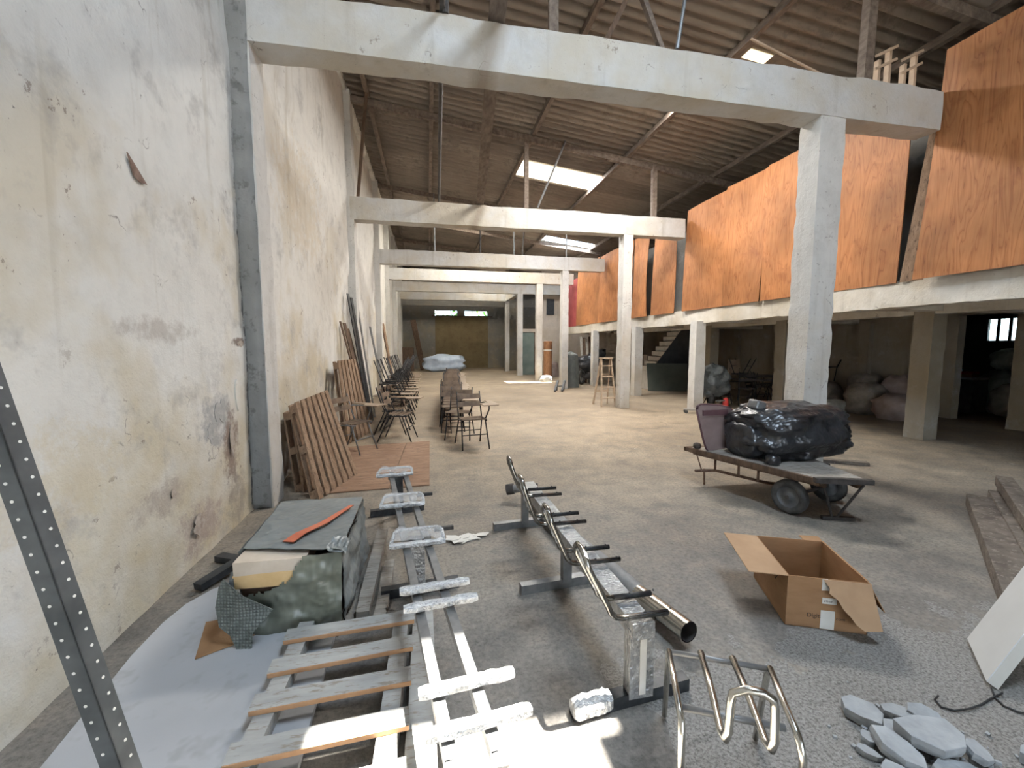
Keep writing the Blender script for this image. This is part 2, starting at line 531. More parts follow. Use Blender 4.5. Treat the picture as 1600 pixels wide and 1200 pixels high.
def plaster(name, base=(0.70, 0.685, 0.64), stain=(0.58, 0.50, 0.34), low=1.5, grime=0.5, chips=True, tint=(0.42, 0.41, 0.39), pits=0.72, soot=False, spots=()):
    m, N, L, P = new_mat(name)
    co = coords(N, L)
    sx = N.new('ShaderNodeSeparateXYZ')
    L.new(co, sx.inputs[0])
    a = tex_noise(N, L, co, 0.9, 4, 0.62)
    b = tex_noise(N, L, co, 4.0, 5, 0.68)
    c = ramp(N, L, b, [(0.25, [x * 0.86 for x in base]), (0.5, base), (0.75, [min(1, x * 1.06) for x in base])])
    # damp yellow stains that thicken towards the foot of the wall
    st = mth(N, L, 'SUBTRACT', ramp(N, L, a, [(0.38, 0.0), (0.62, 1.0)]), mth(N, L, 'MULTIPLY', sx.outputs['Z'], 1.0 / (low * 3.2)))
    st = mth(N, L, 'MAXIMUM', st, 0.0)
    c = mixc(N, L, mth(N, L, 'MULTIPLY', st, 0.95), c, stain)
    # grey-brown grime blotches and rising dirt
    gr = mth(N, L, 'MULTIPLY', ramp(N, L, tex_noise(N, L, co, 1.9, 5, 0.74), [(0.55, 0), (0.72, 1)]), grime)
    c = mixc(N, L, gr, c, tint)
    # vertical run marks
    vs = N.new('ShaderNodeMapping')
    vs.inputs['Scale'].default_value = (7, 7, 0.35)
    L.new(co, vs.inputs['Vector'])
    run = tex_noise(N, L, vs.outputs[0], 1.0, 3, 0.6)
    c = mixc(N, L, mth(N, L, 'MULTIPLY', ramp(N, L, run, [(0.58, 0), (0.75, 1)]), 0.35), c, [x * 0.62 for x in stain])
    h = tex_noise(N, L, co, 9, 4, 0.72)
    if chips:
        ch = ramp(N, L, tex_noise(N, L, co, 5.6, 6, 0.76), [(0.635, 0), (0.66, 1)])
        near = ramp(N, L, a, [(0.42, 0), (0.56, 1)])
        chm = mth(N, L, 'MULTIPLY', ch, near)
        c = mixc(N, L, mth(N, L, 'MULTIPLY', chm, 0.75), c, (0.26, 0.21, 0.175))
        sp = ramp(N, L, tex_noise(N, L, co, 24, 3, 0.6), [(pits, 0), (pits + 0.02, 1)])
        c = mixc(N, L, mth(N, L, 'MULTIPLY', mth(N, L, 'MULTIPLY', sp, near) if pits > 0.7 else sp, 0.75 if pits > 0.7 else 0.45), c, (0.2, 0.18, 0.17))
        # hairline cracks
        vo = N.new('ShaderNodeTexVoronoi')
        vo.feature = 'DISTANCE_TO_EDGE'
        vo.inputs['Scale'].default_value = 0.8
        nz = N.new('ShaderNodeTexNoise')
        nz.inputs['Scale'].default_value = 3.0
        nz.inputs['Detail'].default_value = 4
        L.new(co, nz.inputs['Vector'])
        sc = N.new('ShaderNodeVectorMath')
        sc.operation = 'SCALE'
        sc.inputs['Scale'].default_value = 0.7
        L.new(nz.outputs['Color'], sc.inputs[0])
        ad = N.new('ShaderNodeVectorMath')
        L.new(co, ad.inputs[0])
        L.new(sc.outputs[0], ad.inputs[1])
        L.new(ad.outputs[0], vo.inputs['Vector'])
        ck = mth(N, L, 'MULTIPLY', ramp(N, L, vo.outputs['Distance'], [(0.0, 1.0), (0.005, 0.0)]), ramp(N, L, b, [(0.55, 0), (0.62, 1)]))
        c = mixc(N, L, mth(N, L, 'MULTIPLY', ck, 0.8), c, (0.15, 0.13, 0.12))
    if spots:
        rag = tex_noise(N, L, co, 7.5, 5, 0.75)
        for (py, pz, ry, rz_, colr, st_) in spots:
            dy = mth(N, L, 'DIVIDE', mth(N, L, 'SUBTRACT', sx.outputs['Y'], py), ry)
            dz = mth(N, L, 'DIVIDE', mth(N, L, 'SUBTRACT', sx.outputs['Z'], pz), rz_)
            rr = mth(N, L, 'ADD', mth(N, L, 'MULTIPLY', dy, dy), mth(N, L, 'MULTIPLY', dz, dz))
            e = mth(N, L, 'ADD', mth(N, L, 'MULTIPLY', rr, 0.28), mth(N, L, 'MULTIPLY', rag, 1.0))
            c = mixc(N, L, mth(N, L, 'MULTIPLY', ramp(N, L, e, [(0.52, 1.0), (0.72, 0.0)]), st_), c, colr)
    if soot:
        # drip stains where the long plank crosses the beams
        cx = mth(N, L, 'ADD', mth(N, L, 'MULTIPLY', sx.outputs['Y'], 0.0911), mth(N, L, 'ADD', mth(N, L, 'MULTIPLY', sx.outputs['Z'], 0.35), 0.30 - 0.35 * 4.8))
        dxx = mth(N, L, 'ABSOLUTE', mth(N, L, 'SUBTRACT', sx.outputs['X'], mth(N, L, 'ADD', cx, mth(N, L, 'MULTIPLY', b, 0.10))))
        sf = ramp(N, L, dxx, [(0.03, 1.0), (0.17, 0.0)])
        sf = mth(N, L, 'MULTIPLY', sf, mth(N, L, 'LESS_THAN', sx.outputs['Y'], 11.0))
        c = mixc(N, L, mth(N, L, 'MULTIPLY', sf, 0.75), c, (0.30, 0.255, 0.205))
    L.new(c, P.inputs['Base Color'])
    P.inputs['Roughness'].default_value = 0.9
    P.inputs['Specular IOR Level'].default_value = 0.15
    bump(N, L, P, h, 0.55, 0.02)
    return m


M['floor'] = concrete_floor()
M['wall'] = plaster('stained_white_plaster', (0.70, 0.69, 0.655), (0.56, 0.485, 0.335), 1.5, 0.68, True, (0.37, 0.36, 0.345), 0.72, False,
                    [(3.75, 1.0, 0.34, 0.26, (0.36, 0.36, 0.355), 0.85), (3.98, 0.72, 0.17, 0.42, (0.27, 0.20, 0.165), 0.85), (3.45, 0.24, 0.40, 0.24, (0.40, 0.32, 0.285), 0.75), (2.35, 0.95, 0.45, 0.32, (0.60, 0.52, 0.36), 0.5),
                     (4.22, 1.63, 0.16, 0.05, (0.24, 0.19, 0.165), 0.9), (4.37, 1.2, 0.035, 2.6, (0.12, 0.115, 0.115), 0.9), (3.0, 0.6, 0.3, 0.14, (0.38, 0.32, 0.27), 0.6), (4.05, 0.25, 0.25, 0.3, (0.33, 0.29, 0.25), 0.7), (6.5, 3.6, 1.4, 0.9, (0.60, 0.52, 0.39), 0.5), (3.1, 1.7, 0.5, 0.1, (0.40, 0.36, 0.32), 0.55)])
M['beam'] = plaster('rough_white_concrete', (0.545, 0.545, 0.535), (0.5, 0.45, 0.36), 8, 0.35, True, (0.4, 0.36, 0.31), 0.72, True)
M['column'] = plaster('pitted_white_concrete', (0.595, 0.585, 0.56), (0.5, 0.45, 0.37), 0.9, 0.4, True, (0.4, 0.38, 0.35), 0.66)
M['fascia'] = plaster('cracked_cream_concrete', (0.62, 0.595, 0.54), (0.45, 0.40, 0.32), 8, 0.35, True)
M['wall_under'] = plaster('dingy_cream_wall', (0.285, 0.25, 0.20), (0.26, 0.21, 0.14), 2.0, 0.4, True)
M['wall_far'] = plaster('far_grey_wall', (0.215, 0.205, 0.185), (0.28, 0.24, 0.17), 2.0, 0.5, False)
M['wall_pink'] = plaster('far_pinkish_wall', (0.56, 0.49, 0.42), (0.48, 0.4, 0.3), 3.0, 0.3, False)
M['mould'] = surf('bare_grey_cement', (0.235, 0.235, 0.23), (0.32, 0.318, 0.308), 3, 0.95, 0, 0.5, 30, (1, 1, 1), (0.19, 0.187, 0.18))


def roof_mat():
    m, N, L, P = new_mat('old_fibre_cement_sheet')
    co = coords(N, L, 'Generated')
    t = N.new('ShaderNodeObjectInfo')
    ob = coords(N, L, 'Object')
    ad = N.new('ShaderNodeVectorMath')
    mul = N.new('ShaderNodeVectorMath')
    mul.operation = 'SCALE'
    L.new(t.outputs['Location'], mul.inputs[0])
    mul.inputs['Scale'].default_value = 1.0
    L.new(ob, ad.inputs[0])
    L.new(mul.outputs[0], ad.inputs[1])
    w = ad.outputs[0]
    a = tex_noise(N, L, w, 0.9, 5, 0.6)
    mp = N.new('ShaderNodeMapping')
    mp.inputs['Scale'].default_value = (1.6, 2.6, 1)
    L.new(w, mp.inputs['Vector'])
    b = tex_noise(N, L, mp.outputs[0], 3.5, 5, 0.74)
    c = ramp(N, L, a, [(0.3, (0.20, 0.165, 0.135)), (0.7, (0.31, 0.265, 0.22))])
    patch = ramp(N, L, a, [(0.48, 0.0), (0.6, 1.0)])
    c = mixc(N, L, mth(N, L, 'MULTIPLY', ramp(N, L, b, [(0.48, 0), (0.62, 1)]), mth(N, L, 'MULTIPLY', patch, 0.42)), c, (0.085, 0.07, 0.058))
    hs = N.new('ShaderNodeMix')
    c = mixc(N, L, 1.0, c, ramp(N, L, t.outputs['Random'], [(0, 0.82), (1, 1.12)]), 'MULTIPLY')
    L.new(c, P.inputs['Base Color'])
    P.inputs['Roughness'].default_value = 0.9
    return m


M['roof'] = roof_mat()
M['mould_light'] = surf('pale_grey_damp_plaster', (0.36, 0.36, 0.35), (0.47, 0.465, 0.45), 20, 0.95, 0, 0.4, 40)


def plywood():
    m, N, L, P = new_mat('orange_plywood')
    t = N.new('ShaderNodeObjectInfo')
    ob = coords(N, L, 'Object')
    ad = N.new('ShaderNodeVectorMath')
    mul = N.new('ShaderNodeVectorMath')
    mul.operation = 'SCALE'
    mul.inputs['Scale'].default_value = 1.37
    L.new(t.outputs['Location'], mul.inputs[0])
    L.new(ob, ad.inputs[0])
    L.new(mul.outputs[0], ad.inputs[1])
    mp = N.new('ShaderNodeMapping')
    mp.inputs['Scale'].default_value = (1, 3.2, 0.42)
    L.new(ad.outputs[0], mp.inputs['Vector'])
    flow = tex_noise(N, L, mp.outputs[0], 1.5, 3, 0.5, 0.9)
    rings = mth(N, L, 'FRACT', mth(N, L, 'MULTIPLY', flow, 9.0))
    g = ramp(N, L, rings, [(0.0, (0.385, 0.152, 0.056)), (0.45, (0.46, 0.20, 0.078)), (0.85, (0.43, 0.18, 0.068)), (1.0, (0.29, 0.108, 0.040))])
    mp2 = N.new('ShaderNodeMapping')
    mp2.inputs['Scale'].default_value = (1, 22, 0.7)
    L.new(ad.outputs[0], mp2.inputs['Vector'])
    fib = tex_noise(N, L, mp2.outputs[0], 2.0, 5, 0.65)
    g = mixc(N, L, 0.45, g, ramp(N, L, fib, [(0.3, 0.7), (0.7, 1.15)]), 'MULTIPLY')
    g = mixc(N, L, 1.0, g, ramp(N, L, tex_noise(N, L, ad.outputs[0], 0.9, 3, 0.6), [(0.35, 0.68), (0.62, 1.08)]), 'MULTIPLY')
    kn = ramp(N, L, tex_noise(N, L, ad.outputs[0], 2.6, 5, 0.66, 0.5), [(0.57, 0), (0.70, 1)])
    g = mixc(N, L, mth(N, L, 'MULTIPLY', kn, 0.55), g, (0.22, 0.075, 0.03))
    L.new(g, P.inputs['Base Color'])
    P.inputs['Roughness'].default_value = 0.55
    P.inputs['Specular IOR Level'].default_value = 0.3
    bump(N, L, P, tex_noise(N, L, ad.outputs[0], 2.0, 3), 0.25, 0.04)
    return m


M['plywood'] = plywood()

# ------------------------------------------------------------------ the setting
XW = -1.70          # left wall face
XP = -1.53          # pilaster face
XC = 4.70           # column row
XE = 6.45           # beam ends
XM = 6.60           # face of the mezzanine
ZB, ZT = 4.33, 4.80
YB = [4.39, 9.80, 14.75, 18.14, 21.8, 25.6]
YEND = 30.0
XBACK = 11.25       # wall under the mezzanine
YFRONT = -8.0

floor_mb = MB()
nx, ny = 36, 84
fx0, fx1, fy0, fy1 = -2.0, 16.0, -8.2, 33.0
for j in range(ny + 1):
    for i in range(nx + 1):
        x = fx0 + (fx1 - fx0) * i / nx
        y = fy0 + (fy1 - fy0) * j / ny
        floor_mb.v.append((x, y, 0.0))
for j in range(ny):
    for i in range(nx):
        a = j * (nx + 1) + i
        floor_mb.f.append((a, a + 1, a + nx + 2, a + nx + 1))
struct('floor', floor_mb, M['floor'], 'worn grey-brown concrete floor of the warehouse')
struct('ground', MB().span((-30, -40, -0.12), (30, -8.2, -0.02)), M['ground_out'], 'street paving outside the gate')


def wall_grid(y0, y1, z0, z1, step, x, seed, amp=0.014):
    mb = MB()
    a = int((y1 - y0) / step)
    b = int((z1 - z0) / step)
    for j in range(b + 1):
        for i in range(a + 1):
            y = y0 + (y1 - y0) * i / a
            z = z0 + (z1 - z0) * j / b
            q = Vector((seed, y * 1.1, z * 1.1))
            d = noise.noise(q) * amp * 1.6 + noise.noise(q * 3.7) * amp * 0.7
            # peeled blisters at mid height and near the foot
            w = noise.noise(Vector((seed + 5, y * 2.3, z * 2.1)))
            if z < 2.2 and w > 0.28: d -= (w - 0.28) * 0.09 * (1 - z / 2.4)
            # the upper wall is set forward above a sagging diagonal line
            line = 5.0 - 0.42 * (y - 4.9)
            if 4.8 < y < 9.7 and z > line: d += 0.05 * min(1, (z - line) * 5)
            mb.v.append((x + d, y, z))
    for j in range(b):
        for i in range(a):
            k = j * (a + 1) + i
            mb.f.append((k, k + 1, k + a + 2, k + a + 1))
    return mb


struct('wall_left', wall_grid(YFRONT, 14.6, 0, 7.2, 0.07, XW, 1.3), M['wall'], 'stained and chipped white plaster wall along the left', True)
struct('wall_left', wall_grid(14.6, YEND, 0, 7.2, 0.2, XW, 3.3), M['wall'], 'far stretch of the white plaster wall along the left', True)
struct('wall_left', MB().span((XW - 0.45, YFRONT, 0), (XW - 0.06, YEND, 7.3)), M['wall'], 'masonry core of the left wall')

# broken plaster patches on the near wall (clay showing), each a shallow broken plate
wl = [o for o in C.objects if o.name == 'wall_left'][0]


def wall_patch(y, z, pts, mat, name, d=0.006):
    mb = MB().slab([(XW + 0.012, y + a, z + b) for a, b in pts], (d, 0, 0))
    o = obj(name, mb, mat, wl)
    return o


def blob(rx, ry, n, seed, jag=0.35):
    r = random.Random(seed)
    return [(math.cos(2 * PI * k / n) * rx * (1 + r.uniform(-jag, jag)), math.sin(2 * PI * k / n) * ry * (1 + r.uniform(-jag, jag))) for k in range(n)]


wall_patch(2.98, 2.62, [(-0.075, 0.095), (0.085, -0.03), (0.02, -0.04), (-0.03, -0.02)], M['adobe'], 'plaster_hole')
for k, (y, z, rx, ry, mt) in enumerate([(3.80, 1.06, 0.09, 0.085, 'mould_light'), (3.98, 0.80, 0.035, 0.16, 'adobe2'), (3.62, 0.92, 0.045, 0.07, 'mould_light'), (3.38, 0.28, 0.07, 0.07, 'adobe2'),
                                       (4.25, 1.62, 0.06, 0.03, 'adobe2'), (3.1, 0.62, 0.03, 0.03, 'adobe2')]):
    wall_patch(y, z, blob(rx, ry, 17, k + 3, 0.4), M[mt], 'plaster_patch', 0.003)
wall_patch(4.12, 1.17, blob(0.045, 0.14, 14, 61, 0.10), M['wall'], 'plaster_flake', 0.012)

# pilasters on the left wall
for k, y in enumerate(YB):
    mb = MB().rough_box((XW - 0.1, y, 0), (XP, y + 0.32, 7.0), 0.07 if k < 2 else 0.2, 0.006, 0.014, k * 3.1)
    pil = struct('wall_pilaster', mb, M['column'], ['first', 'second', 'third', 'fourth', 'fifth', 'sixth'][k] + ' white pilaster on the left wall from the camera', 35)

    if k == 0:
        # grey cement slab, its dark tone painting in shade on the viewer's side
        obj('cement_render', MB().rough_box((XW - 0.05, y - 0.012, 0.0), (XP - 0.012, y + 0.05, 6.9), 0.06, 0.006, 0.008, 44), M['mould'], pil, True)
# big cross beams and their columns
ordn = ['nearest', 'second', 'third', 'fourth', 'fifth', 'sixth']
col_x = [(4.64, 5.00), (4.79, 5.04), (4.84, 5.08), (4.77, 5.03), (4.68, 4.96), (4.72, 4.98)]
for k, y in enumerate(YB):
    x1 = [XE, XE, XE, XE, 7.2, 4.98][k]
    st = [0.07, 0.1, 0.14, 0.2, 0.25, 0.25][k]
    zb = ZB
    mb = MB().rough_box((XP - 0.06, y, zb), (x1, y + 0.30, ZT), st, 0.009, 0.014, 11 + k * 2.3, 4.0)
    struct('beam', mb, M['beam'], ordn[k] + ' white concrete cross beam overhead', 35)
    xa, xb = col_x[k]
    mb = MB().rough_box((xa, y + 0.012, 0), (xb, y + 0.31, zb + 0.02), [0.06, 0.08, 0.12, 0.15, 0.2, 0.2][k], 0.006, 0.014, 31 + k * 1.3)
    struct('column', mb, M['column'], ordn[k] + ' free-standing white concrete column carrying a cross beam', 35)
# rubble plinth of the nearest column where the render has fallen off
# longitudinal tie between the two farthest columns, dark lintel before the end wall
struct('beam', MB().rough_box((4.72, YB[4] + 0.3, ZB), (4.98, YB[5], ZT), 0.3, 0.01, 0.01, 3), M['beam'], 'short beam joining the two farthest columns', 35)
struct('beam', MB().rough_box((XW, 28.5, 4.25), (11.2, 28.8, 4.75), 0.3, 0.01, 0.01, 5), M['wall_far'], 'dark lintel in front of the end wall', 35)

# end wall with its big olive door and the two strips of window above it
DX0, DX1 = 0.50, 4.25
mb = MB()
WZ0, WZ1 = 3.70, 4.10
mb.span((XW - 0.4, YEND, 0), (DX0, YEND + 0.3, 7.2))
mb.span((DX1, YEND, 0), (XBACK + 4, YEND + 0.3, 7.2))
mb.span((DX0, YEND, WZ1), (DX1, YEND + 0.3, 7.2))
mb.span((2.08, YEND, WZ0), (2.56, YEND + 0.3, WZ1))
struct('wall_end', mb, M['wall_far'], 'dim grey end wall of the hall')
dr = struct('door_1', MB().span((DX0, YEND + 0.02, 0), (DX1, YEND + 0.1, WZ0)), M['door_olive'], 'large olive-brown sliding door in the end wall')
obj('door_rail', MB().span((DX0 - 0.2, YEND - 0.06, WZ0 - 0.06), (DX1 + 0.3, YEND - 0.01, WZ0)), M['wood_dark'], dr)
for k, (a, b) in enumerate(((DX0 + 0.05, 2.08), (2.56, DX1 - 0.02))):
    w = struct('window_%d' % (k + 1), MB().span((a, YEND + 0.16, WZ0 + 0.01), (b, YEND + 0.17, WZ1 - 0.01)), M['glass'], ['left', 'right'][k] + ' strip window above the olive door, foliage outside')
    fr = MB()
    for z in (WZ0 + 0.02, WZ1 - 0.02): fr.span((a, YEND + 0.1, z - 0.02), (b, YEND + 0.15, z + 0.02))
    for i in range(4):
        x = a + 0.02 + (b - a - 0.04) * i / 3
        fr.span((x - 0.012, YEND + 0.1, WZ0), (x + 0.012, YEND + 0.15, WZ1))
    obj('window_frame', fr, M['window_iron'], w)
# foliage outside the end windows
r = random.Random(5)
bush = MB().span((-1.5, 32.6, -0.02), (7, 33.2, 1.6))
for k in range(420):
    c = Vector((r.uniform(-1.5, 7), r.uniform(31.2, 33.4), r.uniform(1.5, 4.9)))
    a = Vector((r.uniform(-1, 1), r.uniform(-1, 1), r.uniform(-1, 1))).normalized() * r.uniform(0.12, 0.3)
    b = a.cross(Vector((r.uniform(-1, 1), r.uniform(-1, 1), r.uniform(-1, 1)))).normalized() * 0.14
    bush.add([c - a, c + b, c + a, c - b], [(0, 1, 2, 3)])
tag(obj('foliage', bush, M['leafy']), 'sunlit green foliage outside the end windows', 'foliage', None, 'stuff')

# front wall behind the camera with its open gate
mb = MB()
mb.span((XW - 0.4, YFRONT - 0.25, 0), (GATE_X0, YFRONT, 7.3))
mb.span((GATE_X1, YFRONT - 0.25, 0), (16, YFRONT, 7.3))
mb.span((GATE_X0, YFRONT - 0.25, GATE_Z), (GATE_X1, YFRONT, 7.3))
struct('wall_front', mb, M['wall_under'], 'front wall behind the viewer with an open gate')

# mezzanine: fascia, slab, cross beams, columns, back wall
mez_y1 = 20.2
fx = MB().rough_box((XM - 0.02, -1.0, 2.15), (XM + 0.22, mez_y1, 2.49), 0.09, 0.012, 0.022, 71)
fas = struct('fascia_beam', fx, M['fascia'], 'cracked cream concrete edge beam of the mezzanine', 35)
struct('mezzanine_slab', MB().span((XM, -8.0, 2.44), (XBACK + 4.5, mez_y1, 2.52)), M['fascia'], 'underside of the concrete mezzanine floor')
for k, (y, w) in enumerate([(1.2, .25), (5.35, .25), (9.15, .25), (12.4, .25), (15.6, .25), (19.4, .25)]):
    struct('mezzanine_beam', MB().rough_box((XM + 0.18, y, 2.17), (XBACK, y + w, 2.45), 0.25, 0.008, 0.01, 80 + k), M['fascia'], ['out of view', 'nearest', 'second', 'third', 'fourth', 'fifth'][k] + ' cross beam under the mezzanine floor', 35)
struct('mezzanine_beam', MB().rough_box((8.22, -1.0, 2.12), (8.45, mez_y1, 2.45), 0.3, 0.008, 0.01, 88), M['fascia'], 'lengthwise inner beam under the mezzanine floor', 35)
mcols = [(6.40, 9.12, .26, 'white square column under the mezzanine edge beside the covered motorcycle'),
         (6.42, 12.2, .26, 'mezzanine column half hidden behind the second hall column'),
         (6.40, 15.6, .24, 'white column under the mezzanine edge in front of the covered motorbike'),
         (8.20, 5.45, .30, 'dim cream column standing before the sacks'),
         (8.20, 8.35, .30, 'dim inner column beside the pile of black chairs'),
         (8.20, 11.0, .28, 'inner mezzanine column left of the covered motorcycle'),
         (8.20, 16.2, .28, 'inner mezzanine column beyond the staircase'),
         (10.9, 5.55, .36, 'cream wall pier at the right edge of the doorway')]
for k, (x, y, w, lb) in enumerate(mcols):
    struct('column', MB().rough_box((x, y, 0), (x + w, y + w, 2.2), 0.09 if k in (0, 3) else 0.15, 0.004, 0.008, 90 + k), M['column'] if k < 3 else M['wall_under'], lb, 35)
mb = MB()
DY0, DY1 = 5.95, 7.0
mb.span((XBACK, YFRONT, 0), (XBACK + 0.2, DY0, 2.5))
mb.span((XBACK, DY1, 0), (XBACK + 0.2, YEND, 2.5))
mb.span((XBACK, DY0, 2.25), (XBACK + 0.2, DY1, 2.5))
mb.span((XBACK + 4, YFRONT, 2.5), (XBACK + 4.3, YEND, 7.2))
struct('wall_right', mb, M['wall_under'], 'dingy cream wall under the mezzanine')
for k, y in enumerate([7.45, 8.75, 11.6, 13.4, 15.2]):
    struct('wall_pilaster', MB().rough_box((XBACK - 0.14, y, 0), (XBACK + 0.05, y + 0.24, 2.2), 0.2, 0.006, 0.01, 120 + k), M['wall_under'], ['first', 'second', 'third', 'fourth', 'fifth'][k] + ' shallow pier on the wall under the mezzanine', 35)
# the little dark room behind the doorway
RX = 14.6
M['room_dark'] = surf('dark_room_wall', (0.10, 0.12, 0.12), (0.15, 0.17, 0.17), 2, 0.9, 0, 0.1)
mb = MB()
mb.span((XBACK + 0.2, 4.2, 0), (RX, 4.35, 2.5))
mb.span((XBACK + 0.2, 9.6, 0), (RX, 9.75, 2.5))
W2Y0, W2Y1, W2Z0, W2Z1 = 7.80, 8.50, 1.74, 2.30
mb.span((RX, 4.2, 0), (RX + 0.15, W2Y0, 2.5))
mb.span((RX, W2Y1, 0), (RX + 0.15, 9.75, 2.5))
mb.span((RX, W2Y0, 0), (RX + 0.15, W2Y1, W2Z0))
mb.span((RX, W2Y0, W2Z1), (RX + 0.15, W2Y1, 2.5))
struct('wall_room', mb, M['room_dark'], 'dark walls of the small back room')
w = struct('window_3', MB().span((RX + 0.06, W2Y0, W2Z0), (RX + 0.07, W2Y1, W2Z1)), M['glass'], 'barred window of the dark back room')
for i in range(4):
    y = W2Y0 + (W2Y1 - W2Y0) * i / 3
    obj('window_bar', MB().span((RX + 0.02, y - 0.03, W2Z0), (RX + 0.05, y + 0.03, W2Z1)), M['window_iron'], w)
# cross wall closing the space under and above the far end of the mezzanine
mb = MB()
mb.span((4.98, 22.4, 2.34), (XBACK, 22.6, 2.52))
mb.span((6.2, 22.4, 2.52), (XBACK + 4, 22.6, 6.4))
mb.span((6.05, 22.4, 0), (XBACK, 22.6, 2.34))
struct('wall_cross', mb, M['wall_pink'], 'pale cross wall at the far end of the mezzanine')
struct('window_4', MB().span((6.42, 22.33, 3.30), (6.85, 22.41, 4.15)), M['window_iron'], 'small dark window high on the far cross wall')
d2 = struct('door_2', MB().span((5.0, 22.42, 0.0), (5.75, 22.5, 2.3)), M['door_green'], 'grey-green metal door beyond the columns')
obj('door_frame', MB().span((5.75, 22.38, 0.0), (5.88, 22.52, 2.34)), M['wood_dark'], d2)
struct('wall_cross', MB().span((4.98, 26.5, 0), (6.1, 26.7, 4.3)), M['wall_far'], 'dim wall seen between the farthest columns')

# ------------------------------------------------------------------ roof
def roof_z(x): return 6.86 - 0.117 * x


SX, SY = 2.40, 1.05
X0 = 0.12 - SX
Y0R = 1.92 - 10 * SY
roof = bpy.data.objects.new('ceiling', None)
C.objects.link(roof)
tag(roof, 'sloping roof of old corrugated fibre cement sheets', None, None, 'structure')


def sheet_mesh(length, width, name):
    mb = MB()
    n = 44
    for i in range(n + 1):
        y = width * i / n
        z = 0.046 * math.cos(2 * PI * y / 0.2187)
        mb.v += [(-0.05, y, z + 0.004), (length + 0.05, y, z - 0.117 * (length + 0.05) - 0.004)]
    for i in range(n):
        a = 2 * i
        mb.f.append((a, a + 1, a + 3, a + 2))
    me = bpy.data.meshes.new(name)
    me.from_pydata(mb.v, [], mb.f)
    for p in me.polygons: p.use_smooth = True
    return me


sheet_me = sheet_mesh(SX, SY + 0.09, 'roof_sheet')
sheet_me.materials.append(M['roof'])
clear_me = sheet_mesh(SX, SY + 0.09, 'skylight_sheet')
clear_me.materials.append(M['clear_sheet'])
milk_me = sheet_mesh(SX, SY + 0.09, 'translucent_sheet')
milk_me.materials.append(M['milky_sheet'])
ROWS = 38
holes = {(1, 8), (1, 9), (3, 14), (2, 15)}      # broken sheets above the viewer, a chipped one behind the nearest beam, a slot for an added fill sheet
r = random.Random(3)


def sheet_row(y): return int(round((y - Y0R) / SY))


sky1 = (2, 19)
sky2 = (3, 25)
# aged translucent sheets: the bright one over the second bay plus hidden ones added to light the far bays
WARM = (1.0, 0.95, 0.87)
milky = {sky1: (260, (0.97, 0.97, 1.0)), (1, 24): (150, WARM), (2, 23): (150, WARM), (1, 32): (70, WARM), (2, 31): (70, WARM)}
for j in range(ROWS):
    for i in range(7):
        if (i, j) in holes: continue
        x = X0 + SX * i
        y = Y0R + SY * j
        me = clear_me if (i, j) == sky2 else (milk_me if (i, j) in milky else sheet_me)
        o = bpy.data.objects.new('skylight_sheet' if me is clear_me else ('translucent_sheet' if me is milk_me else 'roof_sheet'), me)
        C.objects.link(o)
        o.parent = roof
        o.location = (x, y, roof_z(x) + 0.05 + r.uniform(-0.006, 0.006))
        o.rotation_euler = (r.uniform(-0.006, 0.006), 0, r.uniform(-0.006, 0.006))
        if (i, j) in milky or (i, j) == sky2:
            pw, cl = milky.get((i, j), (150, (0.86, 0.93, 1.0)))
            area_light('roof_sheet_daylight', (x + SX / 2, y + SY / 2, roof_z(x + SX / 2) - 0.12), (0, 0, -1), SX * 0.95, SY * 0.9, pw, cl)  # lamp below each glazed sheet; those in hidden bays are added fill
# what is left of the broken sheets
def flat_sheet(name, a, b, c, d, mat):
    mb = MB().slab([(a, c, roof_z(a) + 0.05), (b, c, roof_z(b) + 0.05), (b, d, roof_z(b) + 0.05), (a, d, roof_z(a) + 0.05)], (0, 0, 0.008))
    obj(name, mb, mat, roof)


hy = Y0R + SY * 8
HX0, HX1 = 1.27, 2.36
flat_sheet('broken_sheet', 0.07, HX0, hy, hy + SY * 2, M['roof'])
flat_sheet('broken_sheet', HX1, 2.57, hy, hy + SY * 2 - 0.10, M['roof'])
area_light('roof_hole_daylight', ((HX0 + HX1) / 2, hy + SY, roof_z(1.8) - 0.06), (0, 0, -1), HX1 - HX0, SY * 2, 200, (0.68, 0.83, 1.0))
hy = Y0R + SY * 15
flat_sheet('translucent_sheet', 2.48, 4.96, hy - 0.02, hy + 0.74, M['milky_sheet'])  # unseen sheet put in to light the bay beyond the nearest beam
flat_sheet('broken_sheet', 2.48, 4.96, hy + 0.74, hy + SY + 0.09, M['roof'])
area_light('roof_sheet_daylight', (3.72, hy + 0.36, roof_z(3.72) - 0.12), (0, 0, -1), 2.3, 0.68, 430, (1.0, 0.96, 0.9))  # fill lamp for the added sheet above it
hy = Y0R + SY * 14
flat_sheet('broken_sheet', 5.55, 7.37, hy, hy + SY + 0.09, M['roof'])
flat_sheet('broken_sheet', 4.87, 5.12, hy, hy + SY + 0.09, M['roof'])
flat_sheet('broken_sheet', 5.12, 5.55, hy + 0.30, hy + SY + 0.09, M['roof'])
flat_sheet('translucent_sheet', 5.12, 5.55, hy - 0.02, hy + 0.30, M['milky_sheet'])
